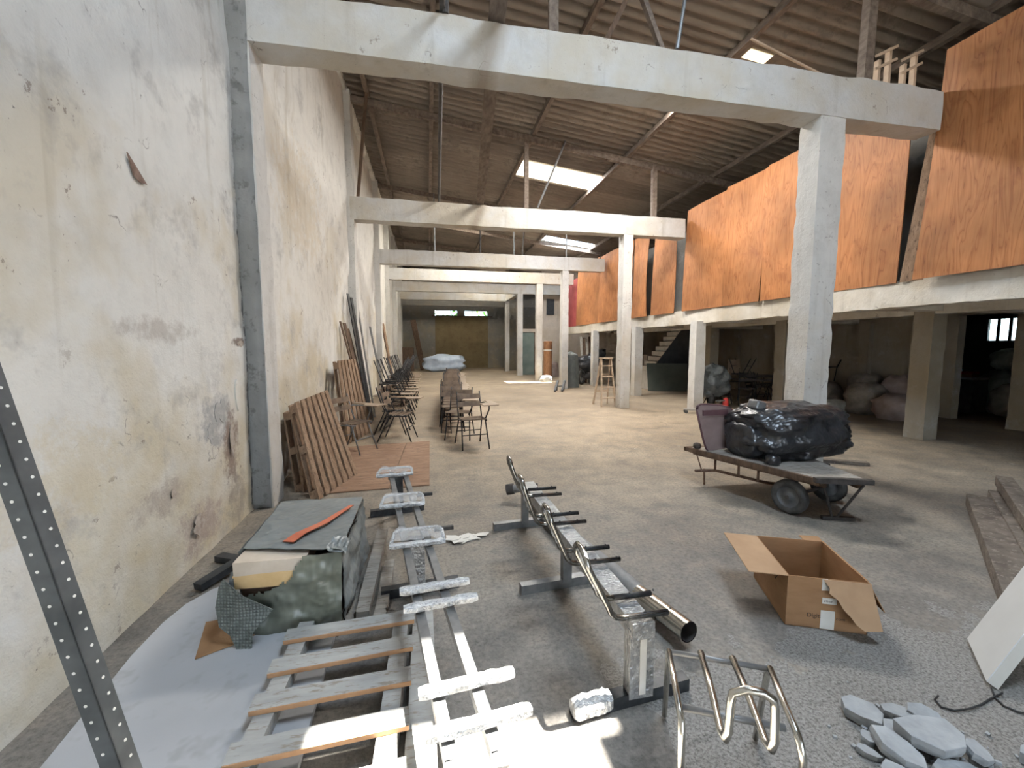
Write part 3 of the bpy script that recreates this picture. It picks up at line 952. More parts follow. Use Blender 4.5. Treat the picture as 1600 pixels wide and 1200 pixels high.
# roof timbers: purlins along the hall, rafters over each frame
for x in (-1.18, 0.16, 2.50, 4.88, 7.3, 9.7, 12.1):
    mb = MB().span((x - 0.045, YFRONT, roof_z(x) - 0.10), (x + 0.045, YEND, roof_z(x) + 0.012))
    struct('purlin', mb, M['wood_roof'], {-1.18: 'purlin along the roof beside the left wall', 0.16: 'purlin along the second line of roof sheets', 2.50: 'purlin along the roof left of the skylight', 4.88: 'purlin along the roof right of the skylight', 7.3: 'purlin along the roof above the plywood panels', 9.7: 'purlin over the mezzanine', 12.1: 'purlin at the far right eave'}[x])
for k, y in enumerate(YB + [-1.0, 28.6]):
    mb = MB().bar((XW, y + 0.15, roof_z(XW) - 0.17), (15.5, y + 0.15, roof_z(15.5) - 0.17), 0.09, 0.14)
    struct('rafter', mb, M['wood_roof'], (ordn + ['unseen rear', 'end'])[k] + ' sloping roof rafter above a cross beam')
struct('trim_1', MB().bar((XW - 0.05, YFRONT, 7.03), (XW - 0.05, YEND, 7.03), 0.3, 0.16), M['wall'], 'top course of the left wall')


# struts and rods standing on the beams
def strut(name, p, q, w, h, mat, label, round_=False):
    mb = MB().tube([p, q], w, 8) if round_ else MB().bar(p, q, w, h)
    return tag(obj(name, mb, mat, None, 40 if round_ else False), label, 'roof strut', None, None)


def rz(x): return roof_z(x) - 0.10


y1, y2, y3 = YB[0] + 0.12, YB[1] + 0.12, YB[2] + 0.12
strut('roof_post', (2.33, y2, ZT), (2.33, y2, rz(2.33)), 0.10, 0.08, M['wood_roof'], 'wooden roof post on the second beam left of the skylight')
strut('roof_post', (5.62, y2, ZT), (5.60, y2, rz(5.6)), 0.12, 0.10, M['wood_roof'], 'wooden roof post on the second beam near the plywood')
strut('roof_post', (5.34, y1, ZT), (5.36, y1, rz(5.35)), 0.12, 0.10, M['wood_roof'], 'thick wooden roof post on the nearest beam at the right')
strut('roof_rod', (2.72, y1 - 0.1, ZT + 0.02), (2.95, y1 - 0.1, rz(2.95)), 0.022, 0, M['steel_grey'], 'leaning metal rod on the nearest beam right of the timber brace', True)
strut('roof_brace', (1.90, y1, ZT), (2.28, y1, 5.55), 0.05, 0.05, M['wood_dark'], 'left leg of the dark timber brace on the nearest beam')
strut('roof_brace', (2.62, y1, ZT), (2.26, y1, 5.55), 0.06, 0.05, M['wood_roof'], 'right leg of the timber brace on the nearest beam')
strut('roof_post', (2.27, y1, 5.45), (2.27, y1, rz(2.27)), 0.06, 0.05, M['wood_dark'], 'upright joining the timber brace to the roof')
strut('roof_post', (1.36, y1 + 0.05, ZT), (1.34, y1 + 0.05, rz(1.34)), 0.10, 0.06, M['wood_roof'], 'flat upright board on the nearest beam in its middle')
strut('roof_rod', (0.22, y1 - 0.12, ZT), (0.23, y1 - 0.12, rz(0.2)), 0.035, 0, M['iron'], 'dark iron rod on the nearest beam at the left', True)
strut('roof_rod', (2.58, y2 - 0.1, ZT + 0.03), (3.25, y2 - 0.1, rz(3.2)), 0.025, 0, M['steel_grey'], 'thin leaning metal rod on the second beam before the skylight', True)
strut('roof_brace', (-1.45, y2, ZT), (-1.18, y2 - 0.2, rz(-1.2)), 0.06, 0.06, M['wood_dark'], 'leaning stick on the left end of the second beam')
for k, x in enumerate((0.28, 1.85, 3.05, 3.35, 5.0)):
    strut('roof_rod', (x, y3, ZT), (x + (0.12 if k == 3 else 0), y3, rz(x)), 0.025, 0, M['iron'] if k % 2 else M['steel_grey'],
          ['leftmost', 'second', 'third', 'fourth', 'rightmost'][k] + ' thin rod standing on the third beam', True)
# long plank and pipe laid lengthwise over the first beams
tag(obj('plank', MB().bar((0.42, 1.0, 4.86), (1.24, 10.0, 4.84), 0.165, 0.035), M['wood_roof']), 'long wide plank laid lengthwise across the first two beams', 'plank')
tag(obj('pipe', MB().tube([(0.13, 1.0, 4.86), (0.21, 5.4, 4.84), (0.30, 10.0, 4.84)], 0.028, 8), M['iron'], None, True), 'rusty pipe laid lengthwise across the first two beams', 'pipe')
# a lath and a small set of frames on top of the nearest beam at the right
tag(obj('lath', MB().bar((3.9, y1 + 0.22, 5.30), (5.28, y1 + 0.1, 4.805), 0.02, 0.02), M['ladder_wood']), 'thin pale lath leaning behind the nearest beam at the right', 'lath')
for k, x in enumerate((5.62, 6.02)):
    t = thing('wooden_trestle', ['left', 'right'][k] + ' small pale wooden trestle on top of the nearest beam', 'trestle', (x, y1 + 0.02, ZT), 0, 'trestles on the nearest beam')
    for dx in (-0.07, 0.09):
        obj('leg', MB().span((dx - 0.018, -0.03, 0), (dx + 0.018, 0.03, 0.40 + dx)), M['ladder_wood'], t)
    for z, s in ((0.25, 0.16), (0.40, 0.15)):
        obj('crossbar', MB().bar((-0.15, -0.04, z - 0.05), (0.17, -0.04, z + 0.11), 0.02, 0.03), M['ladder_wood'], t)

# ------------------------------------------------------------------ plywood panels on the mezzanine
pl = [  # y0, y1, z0, z1, dx0, dx1 (lean), wave
    (1.2, 4.42, 2.49, 5.30, -0.14, 0.0, 'near right plywood panel, largest, at the edge of the picture'),
    (4.85, 7.30, 2.49, 5.08, -0.05, 0.0, 'plywood panel directly behind the nearest column'),
    (7.33, 8.45, 2.49, 5.08, -0.06, 0.0, 'narrow plywood panel with a split beside the nearest column'),
    (8.47, 9.92, 2.49, 5.04, -0.05, 0.0, 'plywood panel at the end of the second beam, left of the split one'),
    (10.35, 11.45, 2.49, 5.0, -0.07, 0.0, 'plywood panel right of the second column with gaps both sides'),
    (11.72, 12.75, 2.49, 5.0, -0.06, 0.0, 'warped plywood panel touching the second column'),
    (12.8, 13.75, 2.49, 5.0, -0.04, 0.0, 'plywood panel hidden partly by the second column'),
    (13.8, 15.45, 2.49, 5.0, -0.05, 0.0, 'plywood panel left of the second column, second from the red sheet'),
    (15.5, 17.9, 2.49, 5.0, -0.04, 0.0, 'farthest orange plywood panel, next to the red sheet'),
]
part = thing('plywood_partition', 'row of orange plywood panels boarding up the mezzanine', 'partition', (XM, 10.0, 2.49))
for k, (a, b, z0, z1, d0, d1, lb) in enumerate(pl):
    mb = MB()
    nu, nv = 10, 12
    rr = random.Random(k)
    ph = rr.uniform(0, 6)
    for s in (0, 1):
        for j in range(nv + 1):
            for i in range(nu + 1):
                u, v = i / nu, j / nv
                y = a + (b - a) * u
                if k == 5: y += 0.10 * math.sin(PI * v) * (u < 0.5) * (1 - u)
                if k == 0 and i == nu: y += -0.17 * (v - 0.9)
                z = z0 + (z1 - z0) * v + (0.03 * rr.uniform(-1, 1) if j in (nv,) and i in (0, nu) else 0)
                x = XM + d0 * (1 - v) + 0.03 * math.sin(ph + u * 3 + v * 2) - 0.02 + 0.014 * s
                if k == 0: x = XM - 0.16 + 0.03 * math.sin(v * 3) + 0.014 * s
                mb.v.append((x, y, z))
    n1 = (nu + 1) * (nv + 1)
    for j in range(nv):
        for i in range(nu):
            q = j * (nu + 1) + i
            mb.f.append((q, q + nu + 1, q + nu + 2, q + 1))
            mb.f.append((n1 + q, n1 + q + 1, n1 + q + nu + 2, n1 + q + nu + 1))
    def ed(q, w_): mb.f.append((q, w_, w_ + n1, q + n1))
    for i in range(nu): ed(i, i + 1); ed(nv * (nu + 1) + i + 1, nv * (nu + 1) + i)
    for j in range(nv): ed((j + 1) * (nu + 1), j * (nu + 1)); ed(j * (nu + 1) + nu, (j + 1) * (nu + 1) + nu)
    po = obj('plywood_panel', mb, M['plywood'], part, 35, (XM, (a + b) / 2, z0))
    po.location = (0, (a + b) / 2 - 10.0, 0)
    po['label'] = lb
# the sheet tipped back in the gap beside the biggest panel
tag(obj('plywood_offcut', MB().slab([(XM - 0.06, 4.80, 2.49), (XM + 0.02, 4.46, 2.49), (XM + 0.16, 4.30, 4.5), (XM + 0.02, 4.62, 4.62)], (0.014, 0.006, 0)), M['wood_pallet'], None, False, (XM, 4.6, 2.49)),
    'narrow brown plywood offcut tipped sideways in the gap by the largest panel', 'panel')
tag(obj('red_sheet', MB().span((XM - 0.03, 17.95, 2.49), (XM + 0.0, 19.9, 4.6)), M['red_sheet'], None, False, (XM, 18.9, 2.49)), 'dark red painted sheet beyond the last plywood panel', 'panel')
# dark space behind the panels
struct('wall_mezzanine', MB().span((XM + 0.9, -8, 2.52), (XM + 1.0, 20, 4.9)), M['wall_far'], 'dim partition behind the plywood panels')

# ------------------------------------------------------------------ foreground things
def lerp(a, b, t): return Vector(a) + (Vector(b) - Vector(a)) * t


def arc_pts(c, r, a0, a1, n, ux, uy):
    c, ux, uy = Vector(c), Vector(ux), Vector(uy)
    return [c + ux * (r * math.cos(R(a0 + (a1 - a0) * k / n))) + uy * (r * math.sin(R(a0 + (a1 - a0) * k / n))) for k in range(n + 1)]


# leaning perforated steel angle
F0 = Vector((-0.776, 1.252, 0.0))
F1 = F0 + (Vector((-1.10, 1.315, 1.39)) - F0) * 2.6
post = thing('slotted_angle_post', 'dark perforated steel angle post leaning against the white wall', 'post', F0)
ax = (F1 - F0).normalized()
view = (Vector((0, 0, 1.6)) - (F0 + ax * 0.9)).normalized()
side = ax.cross(view).normalized()
fr = side.cross(ax).normalized()
wing = 0.047
rs = (side * 0.80 - fr * 0.6).normalized()
ls = (-side * 0.80 - fr * 0.6).normalized()
Lp = (F1 - F0).length
for nm, s, inn in (('right_flange', rs, ls), ('left_flange', ls, rs)):
    p = Vector((0, 0, 0))
    q = ax * Lp
    fl = obj('flange', MB().slab([p, p + s * wing, q + s * wing, q], inn * 0.004), M['galv'], post)
    hm = MB()
    nrm = ax.cross(s).normalized()
    if nrm.dot(view) < 0: nrm = -nrm
    k = 0.03
    while k < Lp:
        c = ax * k + s * wing * 0.62 + nrm * 0.0012
        n0 = len(hm.v)
        for j in range(8):
            a = 2 * PI * j / 8
            hm.v.append(tuple(c + (s * math.cos(a) + ax * math.sin(a)) * 0.0045))
        hm.f.append(tuple(range(n0, n0 + 8)) if (s.cross(ax)).dot(view) > 0 else tuple(range(n0, n0 + 8))[::-1])
        k += 0.05
    ho = obj('perforations', hm, M['hole_light'], fl)  # wall-white colour stands in for the bright wall seen through each hole
    ho['kind'] = 'stuff'

# pale board on the floor by the wall
poly = [(-0.47, 0.75), (-0.500, 1.528), (-0.524, 2.304), (-0.53, 2.95), (-1.05, 3.02), (-1.25, 2.96), (-1.38, 2.86), (-1.46, 2.72), (-1.49, 2.55), (-1.49, 2.3), (-1.43, 1.7), (-1.36, 0.75)]
t = thing('floor_board', 'large pale grey board with a rounded corner lying by the wall', 'board', (-1.0, 1.8, 0))
obj('board_top', MB().prism([(x + 1.0, y - 1.8) for x, y in poly], 0.022, 0.05), M['board_grey'], t)
obj('board_edge', MB().prism([((x + 1.0) * 0.99, (y - 1.8) * 0.995) for x, y in poly], 0.0, 0.022), M['edge_dark'], t)
# black offcuts behind it against the wall
for k, (a, b) in enumerate((((-1.56, 3.35, 0.03), (-1.30, 3.22, 0.03)), ((-1.50, 2.93, 0.035), (-1.28, 3.30, 0.085)))):
    tag(obj('metal_offcut', MB().bar(a, b, 0.07, 0.045), M['steel_dark'], None, False, a), ['short black metal offcut on the floor against the wall pilaster', 'black metal offcut between the wall and the wrapped crate'][k], 'metal offcut')

# torn, plastic wrapped crate
bx0, bx1, by0, by1, bz0, bz1 = -1.03, -0.50, 2.35, 3.18, 0.05, 0.47
t = thing('wrapped_crate', 'crate wrapped in torn green plastic with bubble wrap hanging off', 'crate', ((bx0 + bx1) / 2, (by0 + by1) / 2, bz0))
ox, oy, oz = t.location
W3 = lambda mb, nm, mat, par=t, sm=False: obj(nm, MB().add([(x - ox, y - oy, z - oz) for x, y, z in mb.v], mb.f), mat, par, sm)
W3(MB().span((bx0 + 0.02, by0 + 0.03, bz0), (bx1 - 0.02, by1 - 0.02, bz1 - 0.10)), 'inner_panel', M['brown_panel'])
W3(MB().rough_box((bx0 + 0.0, by0 - 0.005, bz1 - 0.085), (bx0 + 0.36, by0 + 0.2, bz1 - 0.012), 0.06, 0.004, 0.004, 4), 'foam_board', M['foam'])
W3(MB().rough_box((bx0 - 0.005, by0 - 0.002, bz1 - 0.155), (bx0 + 0.29, by0 + 0.06, bz1 - 0.085), 0.05, 0.006, 0.008, 9), 'foam_strip', M['foam_yellow'])


def crumple(a, b, c, d, nu, nv, amp, seed, thick=0.004, mask=None):
    """sheet over the quad a-b-c-d, bulged by noise, with thickness; mask(u, v) drops cells"""
    a, b, c, d = map(Vector, (a, b, c, d))
    nrm = (b - a).cross(d - a).normalized()
    mb = MB()
    for s in (0, 1):
        for j in range(nv + 1):
            for i in range(nu + 1):
                u, v = i / nu, j / nv
                p = (a * (1 - u) + b * u) * (1 - v) + (d * (1 - u) + c * u) * v
                q = Vector((u * 5 + seed, v * 5, seed))
                e = noise.noise(q) * amp + abs(noise.noise(q * 2.6)) * amp * 0.6
                mb.v.append(tuple(p + nrm * (e + s * thick)))
    n1 = (nu + 1) * (nv + 1)
    keep = set()
    for j in range(nv):
        for i in range(nu):
            if mask and not mask((i + 0.5) / nu, (j + 0.5) / nv): continue
            keep.add((i, j))
    for i, j in keep:
        q = j * (nu + 1) + i
        mb.f.append((q, q + nu + 1, q + nu + 2, q + 1))
        mb.f.append((n1 + q, n1 + q + 1, n1 + q + nu + 2, n1 + q + nu + 1))
    return mb


def torn_front(u, v):
    # the tear runs from the left edge up to the middle of the top
    prof = [(0.0, 0.50), (0.2, 0.56), (0.36, 0.60), (0.46, 0.66), (0.52, 0.70), (0.56, 0.84), (0.62, 0.97), (0.64, 1.1)]
    for (u0, v0), (u1, v1) in zip(prof, prof[1:]):
        if u0 <= u <= u1: return v < v0 + (v1 - v0) * (u - u0) / (u1 - u0) + 0.02 * math.sin(u * 90)
    return True


wrapf = W3(crumple((bx0, by0 - 0.01, bz0), (bx1, by0 - 0.01, bz0), (bx1 + 0.015, by0 - 0.012, bz1), (bx0, by0 - 0.012, bz1), 46, 34, 0.02, 2.0, 0.004, torn_front), 'front_wrap', M['green_wrap'], t, True)
W3(crumple((bx1 + 0.008, by0 - 0.01, bz0), (bx1 + 0.02, by1, bz0 + 0.0), (bx1 + 0.0, by1, bz1), (bx1 + 0.016, by0 - 0.012, bz1), 30, 20, 0.03, 5.0), 'side_wrap', M['wrap_top'], t, True)
W3(crumple((bx0 + 0.0, by0 + 0.13, bz1), (bx1 + 0.01, by0 - 0.0, bz1 + 0.004), (bx1, by1, bz1 + 0.003), (bx0 - 0.03, by1 + 0.03, bz1 + 0.0), 26, 30, 0.010, 8.0), 'top_wrap', M['wrap_top'], t, True)
W3(crumple((bx0 - 0.006, by1, bz0), (bx0 - 0.01, by0 + 0.1, bz0), (bx0 - 0.01, by0 + 0.1, bz1), (bx0 - 0.03, by1, bz1), 16, 12, 0.012, 9.0), 'side_wrap', M['wrap_top'], t, True)
# corner knot of gathered film
W3(crumple((bx1 - 0.08, by0 + 0.0, bz1 + 0.012), (bx1 + 0.03, by0 - 0.012, bz1 - 0.02), (bx1 + 0.035, by0 + 0.13, bz1 - 0.0), (bx1 - 0.05, by0 + 0.14, bz1 + 0.03), 10, 10, 0.03, 12.0), 'film_knot', M['wrap_top'], t, True)
# hanging bubble wrap flap
flap = [(0.0, 1.0), (0.45, 0.72), (1.0, 0.43), (0.86, 0.30), (0.62, 0.10), (0.60, -0.16), (0.30, -0.2), (0.15, 0.05), (-0.10, 0.18), (-0.18, 0.5), (-0.10, 0.85)]
mb = MB()
nf = len(flap)
for s in (0, 1):
    for k, (u, v) in enumerate(flap):
        mb.v.append((bx0 - 0.03 + u * 0.24, by0 - 0.045 - 0.035 * math.sin(u * 2.5) - 0.03 * (1 - v) - s * 0.006, bz0 + 0.05 + v * 0.30))
    mb.v.append((bx0 + 0.03, by0 - 0.075 - s * 0.006, bz0 + 0.16))
for k in range(nf):
    k2 = (k + 1) % nf
    mb.f += [(k, nf, k2), (nf + 1 + k, nf + 1 + k2, 2 * nf + 1), (k, k2, nf + 1 + k2, nf + 1 + k)]
W3(mb, 'bubble_wrap', M['bubble'], t)
W3(MB().bar((bx0 - 0.01, by0 - 0.03, bz1 - 0.17), (bx0 - 0.01, by0 + 0.02, bz1 - 0.07), 0.02, 0.02), 'wrap_roll_edge', M['tarp_grey'])
st = MB()
pts = [(-0.80, by0 + 0.13, bz1 + 0.016), (-0.76, by0 + 0.22, bz1 + 0.022), (-0.66, by0 + 0.36, bz1 + 0.020), (-0.54, by0 + 0.62, bz1 + 0.022)]
wd = [0.034, 0.03, 0.026, 0.016]
for k, p in enumerate(pts):
    st.v += [(p[0] - wd[k], p[1] + wd[k] * 0.5, p[2]), (p[0] + wd[k], p[1] - wd[k] * 0.5, p[2] + 0.006), (p[0] - wd[k], p[1] + wd[k] * 0.5, p[2] + 0.004), (p[0] + wd[k], p[1] - wd[k] * 0.5, p[2] + 0.01)]
for k in range(3):
    a = 4 * k
    st.f += [(a, a + 1, a + 5, a + 4), (a + 2, a + 6, a + 7, a + 3), (a, a + 4, a + 6, a + 2), (a + 1, a + 3, a + 7, a + 5)]
W3(st, 'strap', M['orange_strap'])
tag(obj('cardboard_scrap', MB().prism([(-1.25, 2.50), (-1.16, 2.20), (-0.97, 2.30), (-0.94, 2.335), (-1.05, 2.345), (-1.1, 2.52)], 0.052, 0.057), M['cardboard'], None, False, (-1.1, 2.4, 0.052)), 'brown cardboard scrap under the corner of the wrapped crate', 'cardboard')

# dusty pallet between the board and the bench frame
t = thing('pallet', 'dusty grey wooden pallet lying flat beside the pale board', 'pallet', (-0.4, 1.75, 0))
for k, y in enumerate((2.20, 1.99, 1.785, 1.565, 1.345, 1.13)):
    b = obj('slat', MB().box((-0.02, y - 1.75, 0.125), (0.64, 0.088, 0.022), Matrix.Rotation(R(3.5 + 0.8 * math.sin(k * 2)), 3, 'Z')), M['pallet_grey'], t, False)
    obj('cut_edge', MB().box((-0.02 + 0.003, y - 1.75 - 0.0455, 0.125), (0.635, 0.004, 0.0195), Matrix.Rotation(R(3.5 + 0.8 * math.sin(k * 2)), 3, 'Z')), M['wood_cut'], b)
for x in (-0.28, 0.22):
    obj('stringer', MB().box((x, -0.07, 0.057), (0.075, 1.25, 0.113), R(-1)), M['pallet_grey'], t)
# loose planks on the floor
for k, (a, b, w, h, lb) in enumerate([((-0.055, 0.95, 0.03), (-0.055, 2.36, 0.03), 0.115, 0.06, 'wide grey plank on the floor between the pallet and the bench frame'),
                                      ((-0.40, 2.42, 0.03), (-0.41, 3.55, 0.03), 0.09, 0.06, 'weathered plank on the floor beside the wrapped crate'),
                                      ((-0.30, 2.40, 0.02), (-0.31, 3.05, 0.02), 0.085, 0.04, 'short broken plank lying right of the wrapped crate')]):
    tag(obj('floor_plank', MB().rough_box((a[0] - w / 2, a[1], 0.001), (b[0] + w / 2, b[1], h), 0.08, 0.003, 0.006, k * 4), M['wood_grey'] if k else M['pallet_grey'], None, False, (a[0], (a[1] + b[1]) / 2, 0.001)), lb, 'plank')

# bench frame with two square rails (left)
t = thing('bench_frame', 'long twin-rail steel bench frame with film-wrapped brackets', 'bench frame', (-0.14, 2.5, 0))
bo = Vector(t.location)


def TB(mb, nm, mat, par, sm=False):
    o_ = Vector(par.location) if par.parent is None else Vector(par.parent.location)
    return obj(nm, MB().add([tuple(Vector(v) - o_) for v in mb.v], mb.f), mat, par, sm)


rl0, rl1 = Vector((-0.365, 3.97, 0.40)), Vector((0.045, 1.10, 0.40))
rr0, rr1 = Vector((-0.245, 3.99, 0.40)), Vector((0.180, 1.10, 0.40))
TB(MB().bar(rl0, rl1, 0.04, 0.04), 'rail', M['steel_grey'], t)
TB(MB().bar(rr0, rr1, 0.04, 0.04), 'rail', M['steel_grey'], t)
for p in (rl1, rr1):
    lg = TB(MB().span((p.x - 0.024, p.y - 0.045, 0.02), (p.x + 0.024, p.y + 0.003, 0.42)), 'leg', M['film_beam'], t)
TB(MB().bar((-0.18, 1.09, 0.02), (0.38, 1.03, 0.02), 0.05, 0.04), 'foot', M['steel_dark'], t)
for (cx, cy, f0, f1, mt) in ((-0.09, 2.62, (-0.32, 2.63), (0.17, 2.68), 'film_beam'), (-0.30, 3.94, (-0.56, 3.97), (-0.07, 4.06), 'steel_dark')):
    TB(MB().span((cx - 0.045, cy - 0.012, 0.03), (cx + 0.045, cy + 0.012, 0.38)), 'leg', M[mt], t)
    TB(MB().span((cx - 0.085, cy - 0.02, 0.36), (cx + 0.085, cy + 0.03, 0.385)), 'leg_plate', M['steel_dark'], t)
    TB(MB().bar((f0[0], f0[1], 0.03), (f1[0], f1[1], 0.03), 0.055, 0.06), 'foot', M['steel_dark'], t)


def wrapped_bar(p, q, w, h, mat, par, nm='bracket', seed=0):
    p, q = Vector(p), Vector(q)
    n = 12
    mb = MB()
    rr_ = random.Random(seed)
    d = (q - p).normalized()
    s = d.cross(Vector((0, 0, 1))).normalized()
    base = 0
    for k in range(n + 1):
        c = lerp(p, q, k / n)
        e = 0.75 + 0.35 * rr_.random()
        for j in range(8):
            a = (0.55, 1.1, 2.04, 2.59, 3.69, 4.24, 5.18, 5.73)[j]
            ww = w * (0.5 + 0.05 * rr_.uniform(-1, 1)) * (0.85 if k in (0, n) else 1)
            hh = h * (0.5 + 0.10 * rr_.uniform(-1, 1)) * (0.8 if k in (0, n) else 1)
            mb.v.append(tuple(c + s * (math.cos(a) * ww * 1.15) + Vector((0, 0, 1)) * (math.sin(a) * hh * 1.15)))
    for k in range(n):
        for j in range(8):
            a = k * 8 + j
            b = k * 8 + (j + 1) % 8
            mb.f.append((a, b, b + 8, a + 8))
    mb.f += [tuple(range(8))[::-1], tuple(range(n * 8, n * 8 + 8))]
    return TB(mb, nm, mat, par, 50)


for k, (cx, y) in enumerate([(0.012, 1.945), (0.038, 1.805), (0.112, 1.335), (0.136, 1.175)]):
    wrapped_bar((cx - 0.165, y - 0.012, 0.445), (cx + 0.165, y + 0.02, 0.445), 0.04, 0.035, M['film'], t, 'bracket', k)
for k, (cx, y, hh) in enumerate([(-0.08, 2.40, 0.19), (-0.205, 3.03, 0.20), (-0.315, 3.78, 0.19)]):
    w2 = 0.16
    wrapped_bar((cx - w2, y, 0.445), (cx + w2, y + 0.02, 0.445), 0.035, 0.03, M['film'], t, 'bracket', 20 + k)
    lo = [(cx - w2 * 0.95, y + 0.02, 0.45), (cx - w2 * 0.9, y + hh * 0.8, 0.455), (cx - w2 * 0.7, y + hh, 0.455), (cx + w2 * 0.7, y + hh, 0.46), (cx + w2 * 0.9, y + hh * 0.8, 0.455), (cx + w2 * 0.95, y + 0.02, 0.45)]
    TB(MB().tube(lo, 0.011, 8), 'bracket_loop', M['film'], t, True)
    TB(crumple((cx - w2, y + 0.02, 0.462), (cx + w2, y + 0.03, 0.462), (cx + w2 * 0.85, y + hh, 0.468), (cx - w2 * 0.85, y + hh, 0.468), 12, 8, 0.02, 30 + k, 0.001), 'film_wrap', M['thin_film'], t, True)
    if k < 2:
        TB(MB().bar((cx + w2 * 0.6, y + hh * 0.85, 0.455), (cx + w2 * 1.35, y + hh * 0.9, 0.455), 0.022, 0.022), 'bracket_arm', M['black_tube'], t)

# torn bits of film on the floor
scr = MB()
for k in range(7):
    c = (0.30 + 0.035 * k * math.cos(k * 1.7), 3.34 + 0.05 * math.sin(k * 2.1))
    scr.prism([(c[0] + a * 0.75, c[1] + b * 0.6) for a, b in blob(0.08, 0.08, 9, 40 + k, 0.5)], 0.001 + k * 0.003, 0.003 + k * 0.003)
tag(obj('torn_film', scr, M['paper'], None, False, (0.3, 3.3, 0)), 'crumpled scraps of torn plastic film on the floor by the bench frame', 'film scraps')

# second bench: one wrapped box beam with chromed seat arms
t = thing('bench_beam', 'long film-wrapped bench beam with four bare chrome seat loops', 'bench frame', (0.86, 2.5, 0))
b0, b1 = Vector((0.845, 3.50, 0.36)), Vector((0.898, 1.56, 0.36))
bm_ = MB()
n = 40
for k in range(n + 1):
    c = lerp(b0, b1, k / n)
    j_ = 0.003 * noise.noise(Vector((k * 0.9, 0, 0)))
    for (dx, dz) in ((-0.052, -0.035), (0.052, -0.035), (0.052, 0.04), (-0.052, 0.04)):
        e = 1 + 0.05 * noise.noise(Vector((k * 0.8, dx * 40, dz * 40)))
        bm_.v.append((c.x + dx * e, c.y, c.z + dz * e + j_))
for k in range(n):
    for j in range(4):
        a, b = k * 4 + j, k * 4 + (j + 1) % 4
        bm_.f.append((a, b, b + 4, a + 4))
bm_.f += [(3, 2, 1, 0), (n * 4, n * 4 + 1, n * 4 + 2, n * 4 + 3)]
TB(bm_, 'beam', M['film_beam'], t)
for (px, y, x0, x1, w, mt) in ((0.815, 3.485, 0.53, 1.10, 0.055, 'steel_grey'), (0.875, 2.53, 0.56, 1.16, 0.06, 'steel_grey'), (0.90, 1.60, 0.58, 1.16, 0.115, 'film_beam')):
    TB(MB().span((px - w / 2, y - 0.03, 0.04), (px + w / 2, y + 0.03, 0.36)), 'leg', M[mt], t)
    TB(MB().bar((x0, y - 0.02, 0.03), (x1, y + 0.03, 0.03), 0.055, 0.06), 'foot', M['steel_grey'] if y > 2 else M['steel_dark'], t)
wrapped_bar((0.58, 1.572, 0.045), (0.76, 1.59, 0.045), 0.075, 0.08, M['film'], t, 'foot_wrap', 77)
TB(MB().span((0.888, 1.566, 0.06), (0.918, 1.569, 0.35)), 'tape', M['paper'], t)
for k, (y, xl, zt, xt) in enumerate([(3.16, 0.70, 0.72, 0.61), (2.63, 0.675, 0.735, 0.585), (2.12, 0.715, 0.725, 0.615), (1.65, 0.75, 0.725, 0.635)]):
    d = 0.072
    pts = []
    for sgn in (1, -1):
        yy = y + d * sgn
        seg = [(1.015, yy, 0.425), (xl + 0.06, yy, 0.425), (xl + 0.025, yy, 0.432), (xl + 0.0, yy, 0.455), (xl - 0.015, yy, 0.49), (xt + 0.01, yy, zt - 0.06)]
        if sgn == 1: pts += seg
        else: pts += seg[::-1]
        if sgn == 1:
            pts += [(xt + 0.003, y + d * 0.9, zt - 0.025), (xt, y + d * 0.55, zt - 0.004), (xt, y, zt), (xt, y - d * 0.55, zt - 0.004), (xt + 0.003, y - d * 0.9, zt - 0.025)]
    lp = TB(MB().tube(pts, 0.0135, 10), 'seat_loop', M['chrome_dark'], t, True)
    for sgn in (1, -1):
        yy = y + d * sgn
        TB(MB().tube([(xl + 0.08, yy, 0.425), (1.02, yy, 0.425)], 0.0135, 10), 'seat_arm', M['black_tube'], t, True)
        for q in (0.3, 0.75):
            TB(MB().tube([(xl + 0.08 + 0.27 * q, yy, 0.436), (xl + 0.08 + 0.27 * q, yy, 0.443)], 0.005, 6), 'screw_stud', M['black_tube'], t)
    if k in (1, 2, 3):
        TB(crumple((xl - 0.03, y - d, 0.5), (xl - 0.03, y + d, 0.5), (xt - 0.012, y + d, zt), (xt - 0.012, y - d, zt), 8, 10, 0.02, 50 + k, 0.001), 'film_wrap', M['clear_film'], t, True)

# exhaust pipe lying behind the beam
t = thing('exhaust_pipe', 'long bent exhaust pipe with polished tip beside the bench beam', 'exhaust pipe', (1.15, 2.5, 0))
pp = [(1.248, 2.22, 0.075), (1.205, 2.45, 0.07), (1.135, 2.8, 0.068), (1.05, 3.25, 0.07), (1.00, 3.6, 0.075), (1.01, 3.86, 0.10), (0.99, 3.98, 0.13), (0.93, 4.05, 0.15), (0.82, 4.10, 0.13)]
TB(MB().tube(pp, 0.06, 16, True, [0.057, 0.066, 0.068, 0.064, 0.05, 0.042, 0.042, 0.042, 0.042]), 'pipe_body', M['exhaust'], t, 50)
TB(MB().tube([(0.84, 4.095, 0.133), (0.77, 4.12, 0.118)], 0.055, 14), 'flange', M['iron'], t, 50)
TB(MB().bar((0.96, 4.13, 0.13), (1.10, 4.12, 0.14), 0.03, 0.05), 'hanger', M['iron'], t)
tipa, tipb = Vector((1.244, 2.24, 0.076)), Vector((1.318, 1.84, 0.10))
TB(MB().tube([tipa, tipb], 0.056, 20, False), 'polished_tip', M['chrome'], t, True)
TB(MB().tube([tipb, tipa], 0.051, 20, False), 'tip_bore', M['iron'], t, True)

